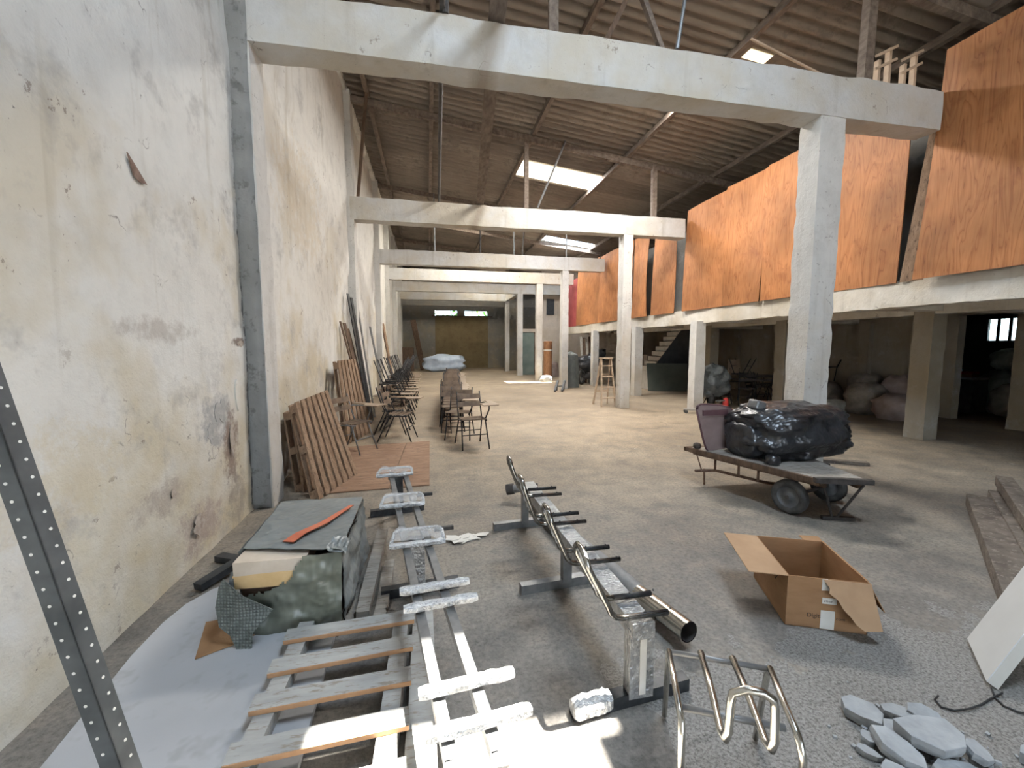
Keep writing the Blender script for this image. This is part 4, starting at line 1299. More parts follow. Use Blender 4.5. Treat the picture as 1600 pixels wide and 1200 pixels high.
# tubular chair frame without seat (front right)
t = thing('tubular_chair', 'bare tubular steel chair frame with an arched back loop', 'chair', (0.99, 1.18, 0))
RL, RR_, FR, FL = Vector((0.893, 1.364, 0.42)), Vector((1.201, 1.214, 0.42)), Vector((1.085, 0.975, 0.42)), Vector((0.776, 1.112, 0.42))
r_ = 0.0115
left = [(0.972, 1.500, 0.012), lerp((0.972, 1.5, 0.0), RL, 0.92), RL + Vector((-0.006, -0.01, 0.008)), lerp(RL, FL, 0.5) + Vector((0, 0, 0.004)), lerp(RL, FL, 0.9), FL + Vector((0.0, -0.01, -0.02)), FL + Vector((-0.004, -0.02, -0.07)), (0.768, 1.085, 0.012)]
TB(MB().tube(left, r_, 12), 'side_frame', M['chrome'], t, True)
right = [(1.275, 1.33, 0.012), lerp((1.275, 1.33, 0.0), RR_, 0.92), RR_ + Vector((0.0, -0.01, 0.008)), lerp(RR_, FR, 0.5) + Vector((0, 0, 0.004)), lerp(RR_, FR, 0.9), FR + Vector((0.0, -0.01, -0.02)), FR + Vector((0.004, -0.02, -0.07)), (1.092, 0.95, 0.012)]
TB(MB().tube(right, r_, 12), 'side_frame', M['chrome'], t, True)
TB(MB().tube([RL, RR_], 0.010, 10), 'crossbar', M['steel_grey'], t, True)
TB(MB().tube([FL + Vector((0.02, 0.03, -0.012)), FR + Vector((-0.01, 0.035, -0.012))], 0.011, 10), 'crossbar', M['steel_grey'], t, True)
A1, A2 = lerp(RL, RR_, 0.36), lerp(RL, RR_, 0.68)
Bf1, Bf2 = Vector((0.862, 1.022, 0.405)), Vector((0.972, 0.966, 0.405))
arch = [A1 + Vector((-0.003, 0.012, 0.012)), lerp(A1, Bf1, 0.5) + Vector((0, 0, 0.006)), lerp(A1, Bf1, 0.93), Bf1 + Vector((0.001, -0.012, 0.008)), Bf1 + Vector((0.006, -0.016, 0.035)), Bf1 + Vector((0.016, -0.008, 0.125)),
        Bf1 + Vector((0.022, -0.008, 0.150)), lerp(Bf1, Bf2, 0.40) + Vector((0.012, 0.0, 0.168)), lerp(Bf1, Bf2, 0.75) + Vector((0.012, 0.0, 0.168)), Bf2 + Vector((0.012, 0.002, 0.150)), Bf2 + Vector((0.016, 0.0, 0.125)), Bf2 + Vector((0.008, -0.014, 0.035)), Bf2 + Vector((0.001, -0.012, 0.008)), lerp(A2, Bf2, 0.93), lerp(A2, Bf2, 0.5) + Vector((0, 0, 0.006)), A2 + Vector((-0.003, 0.012, 0.012))]
TB(MB().tube(arch, 0.0125, 12), 'back_loop', M['chrome'], t, True)
for A, B in ((A1, Bf1), (A2, Bf2)):
    for q in (0.16, 0.45):
        c = lerp(A, B, q) + Vector((-0.005, -0.008, 0.012))
        TB(MB().tube([c, c + Vector((-0.002, -0.003, 0.004))], 0.004, 6), 'screw_hole', M['ink'], t)

# open cardboard box
E1, E2 = Vector((0.918, -0.397, 0)), Vector((0.397, 0.918, 0))
bxo = Vector((1.985, 1.908, 0))
t = thing('cardboard_box', 'open brown cardboard box with torn flaps on the floor', 'box', bxo, math.atan2(-0.397, 0.918))
bw, bd, bh, th = 0.405, 0.51, 0.30, 0.006
obj('bottom', MB().span((0, 0, 0.002), (bw, bd, 0.008)), M['cardboard_in'], t)
fw_ = obj('front_wall', MB().span((0, 0, 0.002), (bw, th, bh)), M['cardboard'], t)
obj('back_wall', MB().span((0, bd - th, 0.002), (bw, bd, bh)), M['cardboard'], t)
lw = obj('left_wall', MB().span((0, th, 0.002), (th, bd - th, bh)), M['cardboard'], t)
obj('right_wall', MB().span((bw - th, th, 0.002), (bw, bd - th, bh)), M['cardboard'], t)
obj('flap', MB().slab([(0, 0.0, bh), (0, bd, bh), (-0.205, bd - 0.005, bh + 0.005), (-0.205, 0.0, bh + 0.002)], (0, 0, -0.005)), M['cardboard_in'], t)
tf = [(0.175, bh), (bw, bh), (bw + 0.025, 0.085), (0.345, 0.075), (0.31, 0.10), (0.285, 0.135), (0.255, 0.165), (0.235, 0.205), (0.195, 0.235), (0.20, 0.26)]
obj('flap', MB().slab([(x, -0.005 - (bh - z) * 0.36, z + 0.0) for x, z in tf], (0, -0.005, 0)), M['cardboard_in'], t)
obj('flap', MB().slab([(bw, 0.03, bh), (bw, bd, bh), (bw + 0.10, bd - 0.01, bh - 0.18), (bw + 0.10, 0.04, bh - 0.18)], (0.004, 0, 0.002)), M['cardboard'], t)
obj('flap', MB().slab([(bw * 0.72, bd, bh), (bw, bd, bh), (bw, bd + 0.06, bh + 0.006), (bw * 0.72, bd + 0.07, bh + 0.0)], (0, 0, -0.004)), M['cardboard'], t)
obj('tape', MB().span((0.175, -0.0015, 0.006), (0.245, 0.0, 0.115)), M['paper'], fw_)
obj('tape', MB().slab([(0.172, -0.0015, bh), (0.20, -0.0015, bh), (0.215, -0.0015, 0.235), (0.172, -0.0015, 0.232)], (0, 0.0012, 0)), M['paper'], fw_)
obj('sticker', MB().span((0.178, -0.002, 0.155), (0.25, -0.0008, 0.19)), M['paper'], fw_)
tri = MB()
for a, b in (((0.40, 0.27), (0.30, 0.27)), ((0.40, 0.27), (0.36, 0.19)), ((0.30, 0.27), (0.36, 0.19))):
    tri.bar((-0.001, a[0] - 0.2, a[1]), (-0.001, b[0] - 0.2, b[1]), 0.002, 0.005, (1, 0, 0))
obj('printed_symbol', tri, M['ink'], lw)


def printed_text(txt, size, mat, parent, loc, rot, nm='lettering'):
    cu = bpy.data.curves.new(nm, 'FONT')
    cu.body = txt
    cu.size = size
    cu.extrude = 0.0003
    cu.materials.append(mat)
    tmp = bpy.data.objects.new(nm, cu)
    C.objects.link(tmp)
    me = bpy.data.meshes.new_from_object(tmp.evaluated_get(bpy.context.evaluated_depsgraph_get()))
    bpy.data.objects.remove(tmp)
    me.name = nm
    if not me.materials: me.materials.append(mat)
    o = bpy.data.objects.new(nm, me)
    C.objects.link(o)
    o.parent = parent
    o.location = loc
    o.rotation_euler = rot
    return o


printed_text('Digital', 0.034, M['ink'], fw_, (0.105, -0.001, 0.068), (PI / 2, 0, 0))
printed_text('com', 0.026, M['ink'], fw_, (0.252, -0.001, 0.066), (PI / 2, 0, 0))
printed_text('27mm', 0.018, M['ink'], fw_, (0.186, -0.0024, 0.166), (PI / 2, 0, 0))

# broken slabs on the floor (front right)
slabs = [  # centre x, y, z0, thick, rx, ry, rotation, seed, tilt
    (1.80, 1.335, 0.00, 0.045, 0.085, 0.065, -0.6, 1, 0.06, 'pale broken slab at the left end of the rubble heap, set apart'),
    (1.93, 1.155, 0.035, 0.05, 0.125, 0.075, -0.35, 2, 0.05, 'largest broken slab lying on top of the rubble heap'),
    (1.76, 1.155, 0.00, 0.045, 0.060, 0.085, 0.3, 3, 0.18, 'grey slab fragment left of the largest broken slab'),
    (1.95, 1.29, 0.00, 0.045, 0.075, 0.035, -0.5, 4, 0.10, 'wedge-shaped slab fragment behind the largest broken slab'),
    (2.03, 1.26, 0.00, 0.05, 0.06, 0.035, -0.8, 5, 0.35, 'slab fragment tipped up at the back of the heap'),
    (1.86, 1.225, 0.00, 0.035, 0.07, 0.05, 0.1, 6, 0.12, 'rough fragment wedged in the middle of the heap'),
    (1.71, 1.235, 0.00, 0.03, 0.035, 0.028, 0.4, 7, 0.1, 'small lump left of the rubble heap'),
    (1.66, 1.09, 0.00, 0.035, 0.055, 0.04, -0.4, 8, 0.12, 'flat fragment at the bottom left of the heap'),
    (1.88, 1.045, 0.00, 0.04, 0.10, 0.05, -0.3, 9, 0.05, 'lower slab under the near edge of the largest one'),
    (2.06, 1.10, 0.00, 0.03, 0.05, 0.045, 0.7, 10, 0.25, 'crumbled fragment right of the largest slab'),
    (2.25, 1.045, 0.00, 0.045, 0.055, 0.03, 0.1, 11, 0.05, 'lone pale fragment right of the rubble heap'),
    (1.66, 1.19, 0.00, 0.025, 0.04, 0.02, -0.9, 12, 0.1, 'thin splinter of slab at the left of the heap'),
]
for k, (x, y, z0, thk, rx, ry, ro, sd, tl, lb) in enumerate(slabs):
    bot = blob(rx, ry, 7, sd * 7, 0.22)
    mb = MB()
    n = len(bot)
    rr_ = random.Random(sd)
    for (sc, z) in ((0.94, 0), (1.02, thk * 0.5), (1.0, thk * 0.96), (0.975, thk)):
        for a, b in bot:
            mb.v.append((a * sc * (1 + 0.04 * rr_.uniform(-1, 1)), b * sc * (1 + 0.04 * rr_.uniform(-1, 1)), z))
    for i in range(3):
        for j in range(n):
            a, b = i * n + j, i * n + (j + 1) % n
            mb.f.append((a, b, b + n, a + n))
    mb.f += [tuple(range(n))[::-1], tuple(range(3 * n, 4 * n))]
    o = obj('broken_slab', mb, M['stone'], None)
    o.rotation_euler = (tl, tl * 0.4, ro)
    o.location = (x, y, z0 + abs(math.sin(tl)) * ry + 0.001)
    tag(o, lb, 'rubble', 'broken slabs')
gr = MB()
rr_ = random.Random(4)
for k in range(70):
    x, y = rr_.gauss(1.93, 0.16), rr_.gauss(1.15, 0.10)
    s = rr_.uniform(0.004, 0.014)
    gr.box((x, y, s * 0.4), (s * 1.4, s, s * 0.8), rr_.uniform(0, 3))
tag(obj('rubble_crumbs', gr, M['stone']), 'crumbs and dust of broken slab around the heap', 'rubble', None, 'stuff')

# white panel leaning out of the picture on the right
P1, P2 = Vector((2.822, 1.589, 0.0)), Vector((2.547, 1.350, 0.0))
dd = Vector((0.642, -0.036, 0.766))
nn = (P2 - P1).cross(dd).normalized()
if nn.z > 0: nn = -nn
t = thing('white_panel', 'white laminated panel leaning at the right edge of the picture', 'panel', P2)
up_ = Vector((0, 0, 0.028))
obj('face', MB().slab([P1 - P2 + up_, up_, dd * 1.5 + up_, P1 - P2 + dd * 1.5 + up_], nn * 0.004), M['white_panel'], t)
obj('core', MB().slab([P1 - P2 + up_ + nn * 0.0045, up_ + nn * 0.0045, dd * 1.5 + up_ + nn * 0.0045, P1 - P2 + dd * 1.5 + up_ + nn * 0.0045], nn * 0.04), M['cream_edge'], t)
# what it leans on: a dark crate out of frame
t = thing('dark_crate', 'dark wooden crate carrying the leaning white panel at the right edge', 'crate', (3.72, 1.20, 0))
for k in range(4):
    obj('slat', MB().span((-0.2, -0.3, 0.03 + k * 0.17), (0.3, 0.45, 0.17 + k * 0.17)), M['wood_dark'], t)
# curled wires
w1 = [(2.25, 1.345, 0.012), (2.215, 1.335, 0.008), (2.20, 1.30, 0.006), (2.235, 1.275, 0.006), (2.31, 1.268, 0.008), (2.39, 1.275, 0.006), (2.47, 1.29, 0.006), (2.56, 1.30, 0.01)]
tag(obj('wire', MB().tube(w1, 0.004, 6), M['wire'], None, True), 'black wire with a curled end on the floor by the white panel', 'wire')
w2 = [(2.545, 1.33, 0.01), (2.50, 1.29, 0.006), (2.48, 1.25, 0.006), (2.50, 1.215, 0.006), (2.55, 1.19, 0.006), (2.64, 1.17, 0.006)]
tag(obj('wire', MB().tube(w2, 0.004, 6), M['wire'], None, True), 'second black wire looping towards the right edge', 'wire')

# stack of timbers (right)
lum = [((5.35, 3.02, 0.06), (3.35, 1.62, 0.06), 0.20, 0.12, 'wood_old', 'wide dark plank at the bottom left of the timber stack'),
       ((5.62, 3.05, 0.07), (3.79, 1.75, 0.07), 0.13, 0.14, 'wood_old', 'grey timber in the middle of the stack'),
       ((5.92, 3.14, 0.08), (4.1, 1.84, 0.08), 0.15, 0.16, 'wood_old', 'thick timber at the right of the stack'),
       ((5.78, 3.10, 0.212), (4.0, 1.84, 0.212), 0.12, 0.10, 'wood_old', 'upper timber lying across the stack')]
for k, (a, b, w, h, mt, lb) in enumerate(lum):
    o = obj('timber', MB().bar(a, b, w, h), M[mt], None, False, (a[0], a[1], a[2] - h / 2), 0.006)
    tag(o, lb, 'timber', 'stacked timbers at the right')

tag(obj('floor_plank', MB().bar((5.25, 4.72, 0.025), (5.75, 4.42, 0.025), 0.10, 0.045), M['wood_old'], None, False, (5.5, 4.57, 0)), 'short dark plank on the floor right of the nearest column', 'plank')

# ------------------------------------------------------------------ middle distance
def puff(c, rad, seed, amp=0.25, nu=28, nv=18, flat=0.15, freq=2.2, power=0.75, ridge=0.0):
    """lumpy closed body resting at c.z (bag, bundle, covered thing)"""
    mb = MB()
    c = Vector(c)
    for j in range(nv + 1):
        ph = -PI / 2 + PI * j / nv
        for i in range(nu):
            a = 2 * PI * i / nu
            cx = math.copysign(abs(math.cos(a)) ** power, math.cos(a))
            cy = math.copysign(abs(math.sin(a)) ** power, math.sin(a))
            cz = math.copysign(abs(math.sin(ph)) ** power, math.sin(ph))
            cp = abs(math.cos(ph)) ** power
            d = Vector((cx * cp, cy * cp, cz))
            q = d * freq + Vector((seed, seed * 0.7, -seed))
            e = 1 + amp * noise.noise(q) + amp * 0.55 * abs(noise.noise(q * 2.3)) + amp * 0.25 * noise.noise(q * 5.1)
            if ridge:
                e += ridge * (1 - 2.2 * abs(noise.noise(q * 1.7 + Vector((4, 8, 1))))) + ridge * 0.6 * (1 - 2.4 * abs(noise.noise(q * 3.6 + Vector((1, 2, 7)))))
            p = Vector((d.x * rad[0] * e, d.y * rad[1] * e, d.z * rad[2] * (1 + amp * 0.5 * noise.noise(q * 1.3))))
            p.z = max(p.z, -rad[2] * (1 - flat)) + rad[2] * (1 - flat)
            mb.v.append(tuple(c + p))
    for j in range(nv):
        for i in range(nu):
            a, b = j * nu + i, j * nu + (i + 1) % nu
            mb.f.append((a, b, b + nu, a + nu))
    return mb


# hand cart with a tarpaulin covered load
t = thing('hand_cart', 'flat two-wheeled hand cart with a worn plank deck', 'cart', (3.5, 3.6, 0))
A, B, Cc, D = Vector((2.985, 4.27, 0.40)), Vector((3.405, 2.99, 0.40)), Vector((3.76, 2.87, 0.40)), Vector((4.12, 4.25, 0.40))
o_ = Vector(t.location)
TT = lambda mb, nm, mat, sm=False, par=None: obj(nm, MB().add([tuple(Vector(v) - o_) for v in mb.v], mb.f), mat, par or t, sm)
nb = 6
for k in range(nb):
    a0, a1 = lerp(A, D, k / nb), lerp(A, D, (k + 0.97) / nb)
    b0, b1 = lerp(B, Cc, k / nb), lerp(B, Cc, (k + 0.97) / nb)
    TT(MB().slab([a0, b0, b1, a1], (0, 0, 0.022)), 'deck_board', M['wood_grey'])
TT(MB().bar(A + Vector((-0.02, 0, -0.005)), B + Vector((-0.02, 0, -0.005)), 0.035, 0.05), 'side_rail', M['wood_dark'])
TT(MB().bar(A + Vector((0.06, 0.02, -0.04)), B + Vector((0.06, 0.02, -0.04)), 0.05, 0.05), 'side_rail', M['wood_dark'])
TT(MB().bar(D + Vector((-0.05, 0, -0.03)), Cc + Vector((-0.03, 0.05, -0.03)), 0.05, 0.06), 'side_rail', M['wood_dark'])
TT(MB().bar(B + Vector((-0.06, 0.02, 0.012)), Cc + Vector((0.03, -0.01, 0.012)), 0.05, 0.045), 'end_rail', M['iron'])
TT(MB().bar(A + Vector((-0.06, 0.02, 0.0)), D + Vector((0.03, 0.0, 0.0)), 0.05, 0.045), 'end_rail', M['wood_dark'])
for (wx, wy) in ((3.36, 3.27), (4.02, 3.46)):
    ang = Matrix.Rotation(math.atan2(0.29, 0.955), 3, 'Z')
    cen = Vector((wx, wy, 0.165))
    def spin(mb): return MB().add([tuple(ang @ Vector(v) + cen) for v in mb.v], mb.f)
    prof = [(0.10, -0.035), (0.125, -0.045), (0.150, -0.040), (0.163, -0.022), (0.165, 0.0), (0.163, 0.022), (0.150, 0.040), (0.125, 0.045), (0.10, 0.035), (0.10, -0.035)]
    wh = TT(spin(MB().lathe(prof, 28, 'X')), 'wheel', M['rubber'], 50)
    TT(spin(MB().lathe([(0.0, -0.030), (0.03, -0.034), (0.045, -0.022), (0.085, -0.018), (0.10, -0.032), (0.101, 0.03), (0.085, 0.018), (0.0, 0.03)], 24, 'X')), 'rim', M['rim'], 50, wh)
    TT(spin(MB().tube([(-0.05, 0, 0), (0.05, 0, 0)], 0.018, 10)), 'hub', M['iron'], 50, wh)
TT(MB().tube([(3.36, 3.27, 0.165), (4.02, 3.46, 0.165)], 0.016, 8), 'axle', M['iron'])
for (wx, wy) in ((3.42, 3.28), (3.96, 3.44)):
    TT(MB().bar((wx, wy, 0.16), (wx, wy, 0.40), 0.05, 0.03), 'axle_bracket', M['iron'])
# prop stand at the near end
ft = Vector((3.62, 3.06, 0.03))
TT(MB().tube([B + Vector((0.04, 0.03, -0.01)), ft], 0.011, 8), 'stand_strut', M['iron'])
TT(MB().tube([Cc + Vector((-0.05, 0.0, -0.01)), ft + Vector((0.03, -0.02, 0))], 0.011, 8), 'stand_strut', M['iron'])
TT(MB().bar((3.54, 3.09, 0.02), (3.80, 3.00, 0.02), 0.04, 0.03), 'stand_foot', M['iron'])
# prop stand at the far end
for x, y in ((3.12, 4.02), (3.22, 3.78), (3.30, 3.60)):
    TT(MB().tube([(x, y, 0.39), (x + 0.02, y + 0.02, 0.20)], 0.013, 6), 'stand_strut', M['rust'])
TT(MB().tube([(2.99, 4.18, 0.39), (2.98, 4.05, 0.20)], 0.008, 6), 'stand_strut', M['rust'])
TT(MB().tube([(2.93, 4.10, 0.195), (3.14, 4.04, 0.205), (3.40, 3.60, 0.19), (3.56, 3.50, 0.19)], 0.016, 6), 'stand_rail', M['rust'])
TT(MB().tube([(3.06, 4.12, 0.2), (3.09, 4.15, 0.012)], 0.012, 6), 'stand_leg', M['rust'])
TT(MB().tube([(3.5, 3.5, 0.19), (3.53, 3.53, 0.012)], 0.012, 6), 'stand_leg', M['rust'])
TT(puff((3.03, 4.22, 0.42), (0.04, 0.04, 0.035), 3, 0.1, 12, 8), 'lashing_knob', M['iron'], True)

load = thing('covered_load', 'bulky load under crumpled black plastic on the hand cart', 'covered load', (3.76, 3.80, 0.424))
lb_ = Vector(load.location)
mb = puff((3.83, 3.82, 0.424), (0.55, 0.38, 0.30), 7.3, 0.20, 84, 54, 0.12, 2.2, 0.68, 0.055)
obj('black_plastic', MB().add([tuple(Vector(v) - lb_) for v in mb.v], mb.f), M['tarp_black'], load, True)
mb = puff((3.34, 3.83, 0.424), (0.14, 0.22, 0.20), 2.1, 0.25, 24, 16, 0.1, 2.4, 0.7)
obj('black_plastic_fold', MB().add([tuple(Vector(v) - lb_) for v in mb.v], mb.f), M['tarp_black'], load, True)
obj('metal_corner', MB().box(Vector((3.40, 3.78, 0.975)) - lb_, (0.12, 0.14, 0.10), Matrix.Rotation(0.3, 3, 'Y')), M['steel_grey'], load, False, None, 0.02)
obj('tie_ball', MB().add([tuple(Vector(v) - lb_) for v in puff((3.33, 3.46, 0.425), (0.06, 0.06, 0.055), 4, 0.3, 12, 8).v], puff((0, 0, 0), (1, 1, 1), 4, 0.3, 12, 8).f), M['tarp_black'], load, True)

# mauve plastic tub standing behind the load
t = thing('plastic_tub', 'mauve plastic seat shell standing on the far end of the cart', 'plastic shell', (3.08, 4.08, 0.424))
mb = MB()
prof = [(-0.145, 0.46), (-0.135, 0.50), (-0.10, 0.515), (0.0, 0.51), (0.12, 0.50), (0.27, 0.47), (0.30, 0.42), (0.26, 0.2), (0.24, 0.02), (0.0, 0.0), (-0.02, 0.02), (-0.05, 0.10), (-0.10, 0.28)]
mb.slab([(x, 0.0 - (z - 0.25) * 0.15 * 0 + 0.04 * z, z) for x, z in prof], (0.01, 0.03, 0))
obj('shell', mb, M['mauve_plastic'], t)
obj('rim', MB().tube([(x * 1.01, 0.02 + 0.04 * z, z * 1.01) for x, z in prof] + [(prof[0][0] * 1.01, 0.02 + 0.04 * prof[0][1], prof[0][1] * 1.01)], 0.014, 8), M['maroon_plastic'], t, True)
obj('stiffener', MB().span((-0.09, -0.004, 0.40), (0.22, 0.03, 0.46)), M['maroon_plastic'], t)

# plywood sheets on the floor by the wall
for k, (pg, lb) in enumerate([([(-1.10, 4.69), (-0.46, 4.725), (-0.38, 6.95), (-1.30, 6.82)], 'left brown plywood sheet on the floor beside the pallets'),
                              ([(-0.45, 4.725), (-0.014, 4.75), (-0.005, 7.0), (-0.37, 6.95)], 'right brown plywood sheet on the floor beside the pallets')]):
    tag(obj('plywood_sheet', MB().prism(pg, 0.002, 0.014), M['floor_ply'], None, False, (pg[0][0], pg[0][1], 0.002)), lb, 'plywood sheet')


# leaning pallets
def leaning_pallet(bl, br, tr, tl, nslat, label, depth=0.10):
    bl, br, tr, tl = map(Vector, (bl, br, tr, tl))
    t = thing('pallet', label, 'pallet', (bl + br) / 2, 0, 'pallets leaning on the wall')
    o_ = Vector(t.location)
    nrm = (br - bl).cross(tl - bl).normalized()
    if nrm.x < 0: nrm = -nrm
    def P(u, v, d): return (bl * (1 - u) + br * u) * (1 - v) + (tl * (1 - u) + tr * u) * v - nrm * d - o_
    w = 1.0 / (nslat + (nslat - 1) * 0.62)
    for k in range(nslat):
        u0 = k * w * 1.62
        obj('slat', MB().slab([P(u0, 0, 0), P(u0 + w, 0, 0), P(u0 + w, 1, 0), P(u0, 1, 0)], -nrm * 0.02), M['wood_pallet'], t)
    for v in (0.02, 0.47, 0.9):
        obj('stringer', MB().slab([P(0, v, 0.021), P(1, v, 0.021), P(1, v + 0.08, 0.021), P(0, v + 0.08, 0.021)], -nrm * (depth - 0.04)), M['wood_pallet'], t)
    for u in (0.0, 0.44, 0.88):
        obj('slat', MB().slab([P(u, 0, depth - 0.018), P(u + 0.12, 0, depth - 0.018), P(u + 0.12, 1, depth - 0.018), P(u, 1, depth - 0.018)], -nrm * 0.018), M['wood_pallet'], t)
    return t


leaning_pallet((-1.13, 4.49, 0.015), (-0.885, 5.34, 0.015), (-1.36, 6.05, 1.0), (-1.47, 5.02, 0.97), 7, 'nearest slatted pallet leaning on the wall, slats upright')
leaning_pallet((-1.36, 4.80, 0.005), (-1.21, 5.8, 0.005), (-1.47, 6.2, 0.92), (-1.54, 5.1, 0.86), 5, 'darker pallet tucked behind the nearest leaning pallet')
leaning_pallet((-1.30, 7.1, 0.0), (-1.05, 8.0, 0.0), (-1.38, 8.5, 1.35), (-1.50, 7.5, 1.35), 6, 'tall red-brown pallet leaning behind the first school chair')

# metal profiles and boards leaning on the left wall
for k, (y, z, dy, w, mt, lb) in enumerate([(9.25, 2.68, -0.35, 0.09, 'steel_dark', 'tallest dark metal profile leaning on the wall, front one'), (9.62, 2.64, -0.45, 0.10, 'steel_dark', 'tall dark metal profile leaning just behind the tallest one'),
                                       (10.35, 2.72, -0.7, 0.06, 'steel_grey', 'slender grey profile leaning behind the tall dark pair'), (8.42, 2.06, 0.22, 0.05, 'wood_dark', 'dark upright stick leaning left of the tall profiles'),
                                       (8.72, 2.05, 0.02, 0.12, 'wood_dark', 'dark brown board leaning left of the tall profiles'), (9.1, 1.95, -0.10, 0.10, 'wood_dark', 'brown board half hidden behind the tall profiles'),
                                       (12.5, 2.15, -0.5, 0.10, 'steel_grey', 'short grey profile leaning beyond the second pilaster'), (16.0, 2.42, -0.6, 0.16, 'wood_pallet', 'orange-brown plank leaning on the far wall'),
                                       (15.6, 2.4, -0.5, 0.06, 'wood_dark', 'dark lath leaning beside the orange-brown plank')]):
    a = Vector((XW + 0.50, y + dy, 0.002))
    b = Vector((XW + 0.08, y, z))
    s = Vector((0.25, 1, 0)).normalized() * w
    n_ = (b - a).cross(s).normalized() * 0.02
    o = obj('leaning_profile' if 'steel' in mt else 'leaning_board', MB().slab([a, a + s, b + s, b], n_), M[mt], None, False, a)
    tag(o, lb, 'metal profile' if 'steel' in mt else 'board', 'lengths leaning on the left wall')


# ---- school armchairs
def make_chair(dark=True, name='school_chair'):
    t = thing(name, '', 'chair', (0, 0, 0))
    fm = M['black_tube'] if dark else M['steel_grey']
    r_ = 0.011
    for s in (-1, 1):
        x = 0.19 * s
        obj('leg', MB().tube([(x * 1.12, -0.27, 0.0), (x, -0.12, 0.43), (x, -0.02, 0.445)], r_, 7), fm, t, True)
        obj('leg', MB().tube([(x * 1.12, 0.30, 0.0), (x, 0.10, 0.43), (x, 0.17, 0.60), (x, 0.245, 0.86)], r_, 7), fm, t, True)
        obj('seat_rail', MB().tube([(x, -0.19, 0.44), (x, 0.15, 0.43)], r_, 7), fm, t, True)
    obj('stretcher', MB().tube([(-0.2, -0.19, 0.22), (0.2, -0.19, 0.22)], 0.008, 6), fm, t, True)
    obj('stretcher', MB().tube([(-0.2, 0.2, 0.22), (0.2, 0.2, 0.22)], 0.008, 6), fm, t, True)
    sm = MB()
    for k in range(4): sm.span((-0.19, -0.20 + k * 0.085, 0.452), (0.19, -0.13 + k * 0.085, 0.464))
    obj('seat', sm, M['seat_ply'], t)
    bm2 = MB()
    for z in (0.62, 0.74): bm2.slab([(-0.19, 0.172 + (z - 0.6) * 0.28, z), (0.19, 0.172 + (z - 0.6) * 0.28, z), (0.19, 0.195 + (z - 0.6) * 0.28, z + 0.075), (-0.19, 0.195 + (z - 0.6) * 0.28, z + 0.075)], (0, -0.012, 0.003))
    obj('backrest', bm2, M['seat_ply'], t)
    obj('tablet_arm', MB().tube([(0.19, -0.10, 0.44), (0.25, -0.13, 0.60), (0.25, -0.13, 0.675), (0.25, 0.19, 0.675), (0.19, 0.19, 0.66)], r_, 7), fm, t, True)
    tp = [(0.10, -0.36), (0.34, -0.36), (0.36, -0.30), (0.36, 0.20), (0.27, 0.22), (0.25, -0.05), (0.10, -0.12)]
    obj('tablet', MB().prism(tp, 0.688, 0.702), M['tablet_ply'], t)
    return t


proto = make_chair(True)
proto_l = make_chair(False, 'school_chair')
used = {}


def place(pr, loc, rz_, label, group, rx=0.0):
    if pr.name not in used:
        used[pr.name] = 1
        o = pr
    else:
        o = copy_tree(pr)
    o.location = loc
    o.rotation_euler = (rx, 0, rz_)
    o['label'] = label
    o['group'] = group
    return o


# right-hand row receding from the two nearest chairs
place(proto, (0.66, 6.55, 0), R(8), 'nearest black-framed school chair standing alone at the row end', 'right-hand row of school chairs')
place(proto, (0.52, 7.25, 0), R(-14), 'second black-framed school chair, its tablet turned outward', 'right-hand row of school chairs')
rw = random.Random(12)
ORD = ['third', 'fourth', 'fifth', 'sixth', 'seventh', 'eighth', 'ninth', 'tenth', 'eleventh', 'twelfth', 'thirteenth', 'fourteenth', 'fifteenth', 'sixteenth', 'seventeenth', 'last']
for k in range(16):
    y = 7.95 + k * 0.40
    place(proto, (0.42 + 0.028 * k * 0.9 + rw.uniform(-0.03, 0.03), y, 0), R(rw.uniform(-5, 5)), ORD[k] + ' school chair from the near end of the right-hand row', 'right-hand row of school chairs')
# left-hand block along the wall
place(proto_l, (-1.13, 6.55, 0), R(62), 'grey-framed school chair in front of the tall pallet by the wall', 'left-hand block of school chairs')
place(proto, (-0.52, 7.25, 0), R(78), 'first black-framed school chair of the left-hand block', 'left-hand block of school chairs')
for k in range(11):
    y = 7.87 + k * 0.59
    place(proto, (-0.62 + rw.uniform(-0.05, 0.05), y, 0), R(85 + rw.uniform(-8, 8)), ORD[k] + ' school chair from the near end of the left-hand block', 'left-hand block of school chairs')
for k in range(9):
    y = 8.16 + k * 0.62
    place(proto, (-0.66 + rw.uniform(-0.05, 0.05), y, 1.335), R(95 + rw.uniform(-15, 15)), (['nearest', 'second'] + ORD)[k] + ' upturned school chair on top of the left-hand block', 'school chairs stacked upside down', PI)

# folding wooden step ladder
t = thing('step_ladder', 'folding wooden step ladder standing open beside the second column', 'ladder', (4.62, 10.35, 0))
for s, y0, y1 in ((-1, -0.22, 0.0), (1, -0.22, 0.0), (-1, 0.34, 0.03), (1, 0.34, 0.03)):
    obj('rail', MB().bar((s * 0.20, y0, 0.0), (s * 0.13, y1, 1.28), 0.03, 0.055), M['ladder_wood'], t)
for k in range(4):
    z = 0.22 + k * 0.28
    w_ = 0.20 - 0.05 * z
    obj('tread', MB().span((-w_, -0.22 + 0.17 * z - 0.05, z), (w_, -0.22 + 0.17 * z + 0.05, z + 0.025)), M['ladder_wood'], t)
for z in (0.35, 0.8):
    w_ = 0.20 - 0.05 * z
    obj('brace', MB().span((-w_, 0.34 - 0.24 * z - 0.015, z), (w_, 0.34 - 0.24 * z + 0.015, z + 0.05)), M['ladder_wood'], t)
obj('top_cap', MB().span((-0.16, -0.08, 1.26), (0.16, 0.10, 1.29)), M['ladder_wood'], t)
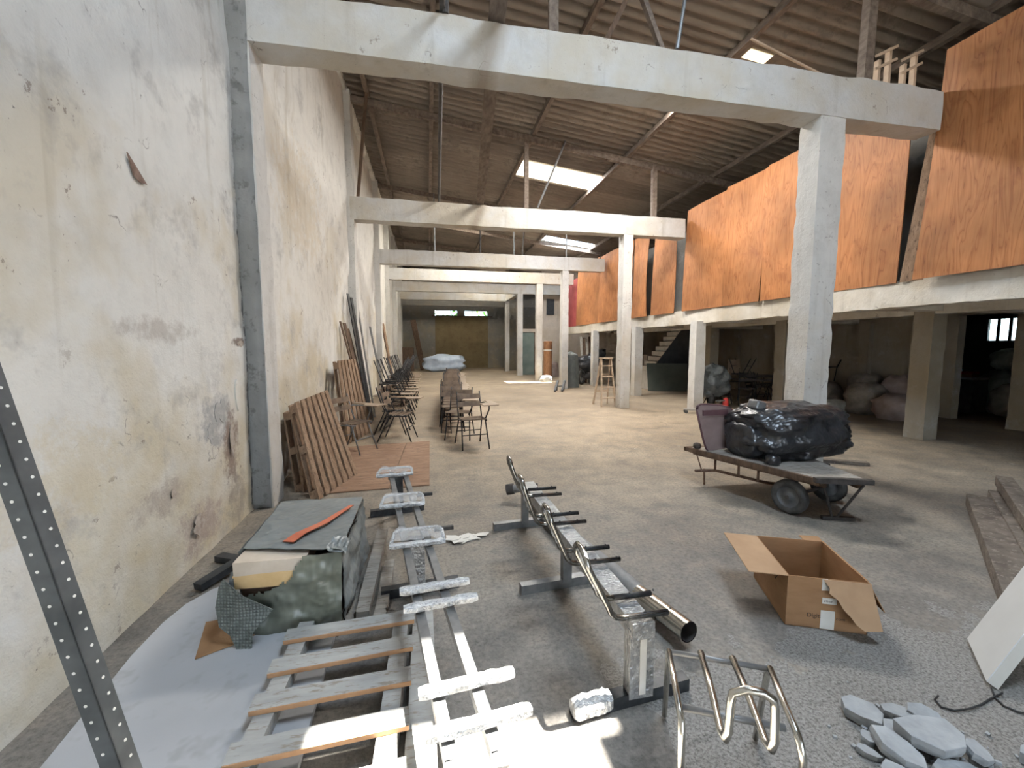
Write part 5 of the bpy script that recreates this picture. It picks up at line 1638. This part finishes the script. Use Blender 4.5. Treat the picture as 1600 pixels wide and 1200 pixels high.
# small black A-frame on the floor before the third column
t = thing('floor_stand', 'small black two-bar stand on the floor before the third column', 'stand', (4.52, 14.0, 0))
for x in (-0.12, 0.14):
    obj('bar', MB().bar((x - 0.10, -0.15, 0.03), (x + 0.10, 0.15, 0.36), 0.07, 0.07), M['steel_dark'], t)
    obj('support', MB().bar((x + 0.09, 0.14, 0.34), (x + 0.09, 0.22, 0.0), 0.03, 0.03), M['steel_dark'], t)
obj('link', MB().span((-0.05, 0.0, 0.17), (0.15, 0.03, 0.20)), M['steel_dark'], t)


# covered machines under and before the mezzanine
def drape(c, rad, h, seed, mat, label, name, cat, extra=None, power=0.6):
    t = thing(name, label, cat, c)
    mb = MB()
    nu, nv = 40, 16
    for j in range(nv + 1):
        v = j / nv
        for i in range(nu):
            a = 2 * PI * i / nu
            cx = math.copysign(abs(math.cos(a)) ** power, math.cos(a))
            cy = math.copysign(abs(math.sin(a)) ** power, math.sin(a))
            k_ = math.sin(min(1, v * 3.2) * PI / 2) if v < 0.32 else 1.0
            fold = 0.05 * math.sin(a * 9 + seed) * v + 0.10 * noise.noise(Vector((math.cos(a) * 2 + seed, math.sin(a) * 2, v * 3)))
            rr2 = k_ * (0.82 + 0.18 * v + fold)
            z = h * (1 - v) if v > 0.32 else h * (1 - v * 0.4 * (0.5 + v))
            if v > 0.32: z = h * (1 - 0.32 * 0.4 * 0.82) * (1 - (v - 0.32) / 0.68)
            z += 0.05 * noise.noise(Vector((cx * 2, cy * 2, seed))) * (1 - v)
            mb.v.append((cx * rad[0] * rr2, cy * rad[1] * rr2, max(0.005, z)))
    for j in range(nv):
        for i in range(nu):
            a, b = j * nu + i, j * nu + (i + 1) % nu
            mb.f.append((a, a + nu, b + nu, b))
    obj('cover', mb, mat, t, True)
    return t


drape((5.38, 15.35, 0), (0.30, 0.32, 1.0), 1.36, 2.2, M['tarp_green'], 'tall machine under a grey-green cover by the third column', 'covered_machine', 'covered machine')
t = thing('covered_motorbike', 'motorbike under a black cover beyond the mezzanine column', 'motorbike', (6.56, 16.65, 0))
def wheel(t, x, y, r0, wid, ang):
    m_ = Matrix.Rotation(ang, 3, 'Z')
    c_ = Vector((x, y, r0))
    prof = [(r0 * 0.72, -wid), (r0 * 0.9, -wid), (r0, -wid * 0.4), (r0, wid * 0.4), (r0 * 0.9, wid), (r0 * 0.72, wid), (r0 * 0.72, -wid)]
    q = MB().lathe(prof, 24, 'X')
    w_ = obj('wheel', MB().add([tuple(m_ @ Vector(v) + c_) for v in q.v], q.f), M['rubber'], t, 50)
    sp = MB()
    for k in range(6):
        a = PI * k / 6
        p = Vector((0, math.cos(a) * r0 * 0.74, math.sin(a) * r0 * 0.74))
        sp.bar(m_ @ p + c_, m_ @ (-p) + c_, 0.02, 0.02)
    obj('spokes', sp, M['rim'], w_)
    return w_
wheel(t, -0.38, -0.40, 0.31, 0.05, R(-50))
wheel(t, 0.5, 0.25, 0.31, 0.06, R(-50))
obj('fork', MB().tube([(-0.37, -0.38, 0.31), (-0.24, -0.28, 0.85)], 0.035, 8), M['steel_dark'], t, True)
obj('engine', puff((0.0, -0.15, 0.2), (0.25, 0.22, 0.2), 3, 0.3, 14, 10), M['iron'], t, True)
mb = puff((0.12, -0.1, 0.52), (0.62, 0.40, 0.36), 5.1, 0.25, 32, 20, 0.1, 2.0, 0.7)
mb.v = [(x, y, z + max(0, x) * 0.55) for x, y, z in mb.v]
obj('cover', mb, M['tarp_black'], t, True)
t = thing('covered_motorbike', 'motorbike under a wrinkled grey cover right of the mezzanine column', 'motorbike', (7.2, 9.6, 0))
mb = puff((0.0, 0.0, 0.28), (0.40, 0.34, 0.42), 6.4, 0.28, 40, 26, 0.05, 2.2, 0.65)
obj('cover', mb, M['tarp_grey'], t, True)
wheel(t, 0.28, 0.30, 0.30, 0.06, R(-30))
obj('mudguard', MB().tube(arc_pts((0.30, 0.32, 0.75), 0.34, 20, 120, 10, (0.5, 0.5, 0), (0, 0, 1)), 0.05, 8), M['steel_dark'], t, True)
wheel(t, -0.02, -0.05, 0.28, 0.06, R(-30))
t = thing('jack_stand', 'red jack stand on the floor in front of the covered motorbike', 'jack', (7.22, 9.02, 0))
obj('body', MB().lathe([(0.0, 0.0), (0.10, 0.0), (0.075, 0.12), (0.055, 0.3), (0.0, 0.32)], 12), M['red_paint'], t, 40)
for k in range(3):
    a = k * 2.1
    obj('foot', MB().bar((0, 0, 0.06), (0.2 * math.cos(a), 0.2 * math.sin(a), 0.012), 0.03, 0.02), M['red_paint'], t)
obj('lifting_bar', MB().bar((-0.30, -0.02, 0.25), (0.0, -0.02, 0.25), 0.03, 0.03), M['steel_grey'], t)
t = thing('dolly', 'low wheeled dolly lying before the white mezzanine column', 'dolly', (6.18, 8.75, 0))
obj('deck', MB().box((0, 0, 0.09), (0.50, 0.14, 0.025), R(-30)), M['wood_grey'], t)
for s in (-1, 1):
    for q in (-1, 1):
        c_ = Vector((s * 0.17 + q * 0.02, -s * 0.10 + q * 0.05, 0.04))
        obj('wheel', MB().tube([c_ - Vector((0.02, 0.03, 0)), c_ + Vector((0.02, 0.03, 0))], 0.04, 10), M['rubber'], t, 40)

# dull green panel and the staircase behind it
tag(obj('green_panel', MB().slab([(7.62, 13.45, 0.0), (8.88, 13.05, 0.0), (8.88, 13.08, 0.98), (7.55, 13.49, 0.98)], (0.01, 0.03, 0)), M['green_panel'], None, False, (8.2, 13.2, 0)), 'large dull green panel standing upright before the stairs', 'panel')
t = thing('staircase', 'concrete staircase with a dark side rising under the mezzanine', 'staircase', (7.9, 13.6, 0))
ns_ = 9
for k in range(ns_):
    x = 0.0 + k * 0.15
    z = 0.85 + k * 0.18
    obj('step', MB().span((x, 0.12, z - 0.16), (x + 0.34, 0.95, z)), M['stair_white'], t)
obj('side_wall', MB().slab([(0.0, 0.10, 0.0), (1.7, 0.10, 0.0), (1.7, 0.10, 2.4), (1.3, 0.10, 2.4), (0.05, 0.10, 0.82)], (0, 0.03, 0)), M['stair_dark'], t)
obj('base', MB().span((0.03, 0.14, 0.0), (1.6, 0.94, 0.68)), M['stair_white'], t)
# brick stubs and boards in the far bay behind the second column
for k in range(5):
    tag(obj('brick_stack', MB().span((8.35 + 0.0, 14.9, 0.0), (8.6 + 0.09 * (5 - k), 15.2, 0.45 + k * 0.2)) if k == 0 else MB().span((8.35, 14.9, 0.452 + (k - 1) * 0.2), (8.85 - 0.09 * k, 15.2, 0.648 + (k - 1) * 0.2)), M['adobe2'], None, False, (8.4, 15.0, 0.0 if k == 0 else 0.452 + (k - 1) * 0.2)),
        ['bottom', 'second', 'third', 'fourth', 'top'][k] + ' course of the stepped brick stub behind the second column', 'brick stack')
tag(obj('leaning_board', MB().bar((8.9, 14.9, 0.005), (9.15, 15.15, 1.75), 0.12, 0.03), M['ladder_wood'], None, False, (8.9, 14.9, 0)), 'pale board leaning beside the stepped brick stub', 'board', 'lengths leaning under the mezzanine')
for k in range(5):
    x = 6.55 + k * 0.13
    tag(obj('leaning_board', MB().bar((x, 17.0, 0.005), (x + 0.05, 17.5, 2.0 - 0.05 * (k % 3)), 0.10, 0.03), M['wood_dark'] if k % 2 else M['wood_grey'], None, False, (x, 17.0, 0)), ['leftmost', 'second', 'middle', 'fourth', 'rightmost'][k] + ' old plank leaning behind the covered motorbike', 'board', 'lengths leaning under the mezzanine')
struct('wall_cross', MB().span((7.15, 17.7, 0), (11.2, 17.9, 2.2)), M['wall_pink'], 'pale wall closing the bay behind the motorbike')

# pile of black chairs under the mezzanine
pc = make_chair(True, 'black_chair')
for ch in pc.children:
    if ch.name.startswith(('seat', 'tablet', 'backrest')) and 'rail' not in ch.name and 'arm' not in ch.name:
        ch.data.materials[0] = M['iron']
lbs = ['black metal chair at the left end of the dark pile', 'black metal chair second from the left in the dark pile', 'black metal chair in the middle of the dark pile', 'black metal chair right of the middle of the dark pile', 'black metal chair at the right end of the pile, beside the column',
       'black metal chair at the back of the pile on the left', 'black metal chair at the back of the pile on the right']
for k, (x, y, a) in enumerate([(7.85, 10.1, 20), (8.45, 9.75, -35), (9.1, 9.95, 150), (9.5, 10.45, 60), (9.15, 9.05, -20), (8.3, 10.65, 100), (10.1, 10.75, 200)]):
    place(pc, (x, y, 0), R(a), lbs[k], 'pile of black chairs under the mezzanine')
place(pc, (8.75, 10.35, 1.25), R(30), 'black metal chair lying upside down on the dark pile', 'pile of black chairs under the mezzanine', PI)
tb = thing('broken_chair', 'broken chair with a beige back behind the dark chair pile', 'chair', (8.7, 10.55, 0))
obj('backrest', MB().slab([(-0.2, 0, 0.75), (0.2, 0, 0.75), (0.19, 0.05, 1.2), (-0.19, 0.05, 1.2)], (0, 0.02, 0)), M['tablet_ply'], tb)
for s in (-1, 1): obj('leg', MB().tube([(s * 0.17, 0.02, 0.0), (s * 0.17, 0.03, 0.95)], 0.013, 6), M['black_tube'], tb, True)

# sacks by the back wall
sk = [((9.55, 8.3, 0), (0.34, 0.26, 0.17), 'sack_white', 'small pale sack in front of the heap on the floor'),
      ((9.85, 8.85, 0), (0.42, 0.38, 0.40), 'sack', 'bulging brown sack at the left of the heap'),
      ((10.15, 7.95, 0), (0.42, 0.34, 0.40), 'sack', 'large brown sack in the middle of the heap'),
      ((10.1, 7.2, 0), (0.46, 0.34, 0.30), 'sack_pink', 'pinkish sack slumped at the right of the heap'),
      ((10.82, 7.75, 0), (0.25, 0.38, 0.5), 'sack_pink', 'tall pinkish sack against the wall behind the slumped one'),
      ((10.78, 8.5, 0), (0.28, 0.36, 0.5), 'sack', 'tall brown sack against the wall'),
      ((10.35, 9.6, 0), (0.36, 0.3, 0.36), 'sack', 'brown sack half hidden behind the nearest column')]
for k, (c, rad, mt, lb) in enumerate(sk):
    o = obj('sack', puff(c, rad, 3.7 + k * 2.9, 0.3, 26, 18, 0.2, 2.0, 0.7), M[mt], None, True, c)
    tag(o, lb, 'sack', 'sacks under the mezzanine')
t = thing('upturned_stool', 'thin metal stool frame upside down on the sacks', 'stool', (9.95, 8.85, 0.70))
for x, y in ((-0.22, -0.15), (0.22, -0.15), (-0.18, 0.2), (0.18, 0.2)):
    obj('leg', MB().tube([(x * 0.7, y * 0.7, 0.0), (x * 0.75, y, 0.36), (x * 1.1, y * 1.2, 0.55)], 0.014, 6), M['black_tube'], t, True)
obj('ring', MB().tube([(-0.165, -0.15, 0.36), (0.165, -0.15, 0.36), (0.135, 0.2, 0.36), (-0.135, 0.2, 0.36), (-0.165, -0.15, 0.36)], 0.012, 6), M['black_tube'], t, True)
t = thing('metal_rack', 'low grey tube rack beside the nearest column', 'rack', (9.25, 8.75, 0))
for x in (-0.25, 0.05, 0.35):
    obj('hoop', MB().tube([(x, 0, 0.0), (x, 0, 0.8), (x + 0.04, 0, 0.85), (x + 0.22, 0, 0.85), (x + 0.26, 0, 0.8), (x + 0.26, 0, 0.0)], 0.014, 6), M['steel_grey'], t, True)

# things in the dark back room
t = thing('desk', 'dark desk with a white top in the back room', 'desk', (12.85, 7.75, 0))
obj('top', MB().span((-0.35, -0.35, 0.80), (0.35, 0.5, 0.85)), M['white_panel'], t)
obj('body', MB().span((-0.32, -0.32, 0.0), (0.32, 0.47, 0.80)), M['edge_dark'], t)
tb = thing('blue_crate', 'bright blue plastic crate on the desk in the back room', 'crate', (12.8, 7.98, 0.852))
obj('body', MB().span((-0.12, -0.10, 0), (0.12, 0.10, 0.17)), M['blue_plastic'], tb)
obj('handle', MB().tube(arc_pts((0, 0, 0.17), 0.09, 0, 180, 8, (0, 1, 0), (0, 0, 1)), 0.014, 6), M['blue_plastic'], tb, True)
tag(obj('blue_bottle', MB().lathe([(0.0, 0.0), (0.045, 0.0), (0.045, 0.2), (0.02, 0.26), (0.02, 0.33), (0.0, 0.33)], 12, 'Z', (12.8, 8.16, 0.852)), M['blue_plastic'], None, 40), 'blue plastic bottle beside the crate on the desk', 'bottle')
for k in range(2):
    tag(obj('box', MB().span((12.62, 7.52, 0.852 + k * 0.07), (12.86, 7.80, 0.918 + k * 0.07)), M['red_paint'] if k else M['cardboard'], None, False, (12.74, 7.66, 0.852 + k * 0.07)), ['brown box under the red one on the back room desk', 'red box on top of the brown one on the back room desk'][k], 'box')
for k, (c, rad, mt, lb) in enumerate([((13.3, 7.35, 0.0), (0.3, 0.35, 0.55), 'bag_clear', 'pale plastic bag under the window of the back room'), ((13.1, 7.15, 1.05), (0.25, 0.26, 0.26), 'bag_clear', 'round pale bag on top of the heap in the back room'),
                                   ((13.0, 6.95, 0.0), (0.35, 0.32, 0.40), 'sack_white', 'white sack on the floor of the back room'), ((13.35, 6.85, 0.6), (0.32, 0.3, 0.36), 'tarp_grey', 'grey bundle in the back room heap')]):
    tag(obj('bag', puff(c, rad, 8.1 + k * 3.3, 0.3, 22, 16, 0.15), M[mt], None, True, c), lb, 'bag')

# far end of the hall
t = thing('tarp_heap', 'heap under a pale blue tarpaulin before the end wall', 'covered heap', (1.0, 26.6, 0))
mb = puff((0, 0, 0), (1.2, 0.6, 0.55), 4.4, 0.35, 36, 20, 0.1, 2.0, 0.7)
obj('tarpaulin', mb, M['tarp_blue'], t, True)
o = obj('leaning_board', MB().bar((-0.35, 28.2, 0.005), (-0.95, 28.45, 3.3), 0.35, 0.06), M['wood_dark'], None, False, (-0.35, 28.2, 0))
tag(o, 'dark board leaning in the far left corner', 'board')
tag(obj('dark_shelf', MB().span((-1.6, 27.0, 0.0), (-0.9, 27.5, 1.5)), M['wood_dark'], None, False, (-1.2, 27.2, 0), 0.01), 'dark cupboard against the far left wall', 'cupboard')
t = thing('rolled_mat', 'rust-orange upright roll standing beyond the fourth column', 'roll', (5.68, 19.5, 0))
obj('roll', MB().lathe([(0.0, 0.0), (0.21, 0.0), (0.21, 1.8), (0.16, 1.82), (0.15, 1.7), (0.0, 1.7)], 18), M['brown_roll'], t, 40)
obj('tie', MB().lathe([(0.214, 1.35), (0.214, 1.42)], 18), M['paper'], t, True)
drape((6.55, 26.0, 0), (0.6, 0.4, 1), 0.95, 5.5, M['tarp_black'], 'low heap under black plastic between the farthest columns', 'covered_heap', 'covered heap')
o = obj('debris_lump', puff((5.15, 17.95, 0), (0.26, 0.2, 0.16), 6.6, 0.4, 16, 12, 0.2), M['stone'], None, True, (5.15, 17.95, 0))
tag(o, 'grey lump of debris at the foot of the fourth column', 'debris')
drape((6.3, 21.0, 0), (0.4, 0.3, 1), 0.75, 7.5, M['sack_pink'], 'brown bundle against the far cross wall', 'bundle', 'bundle')
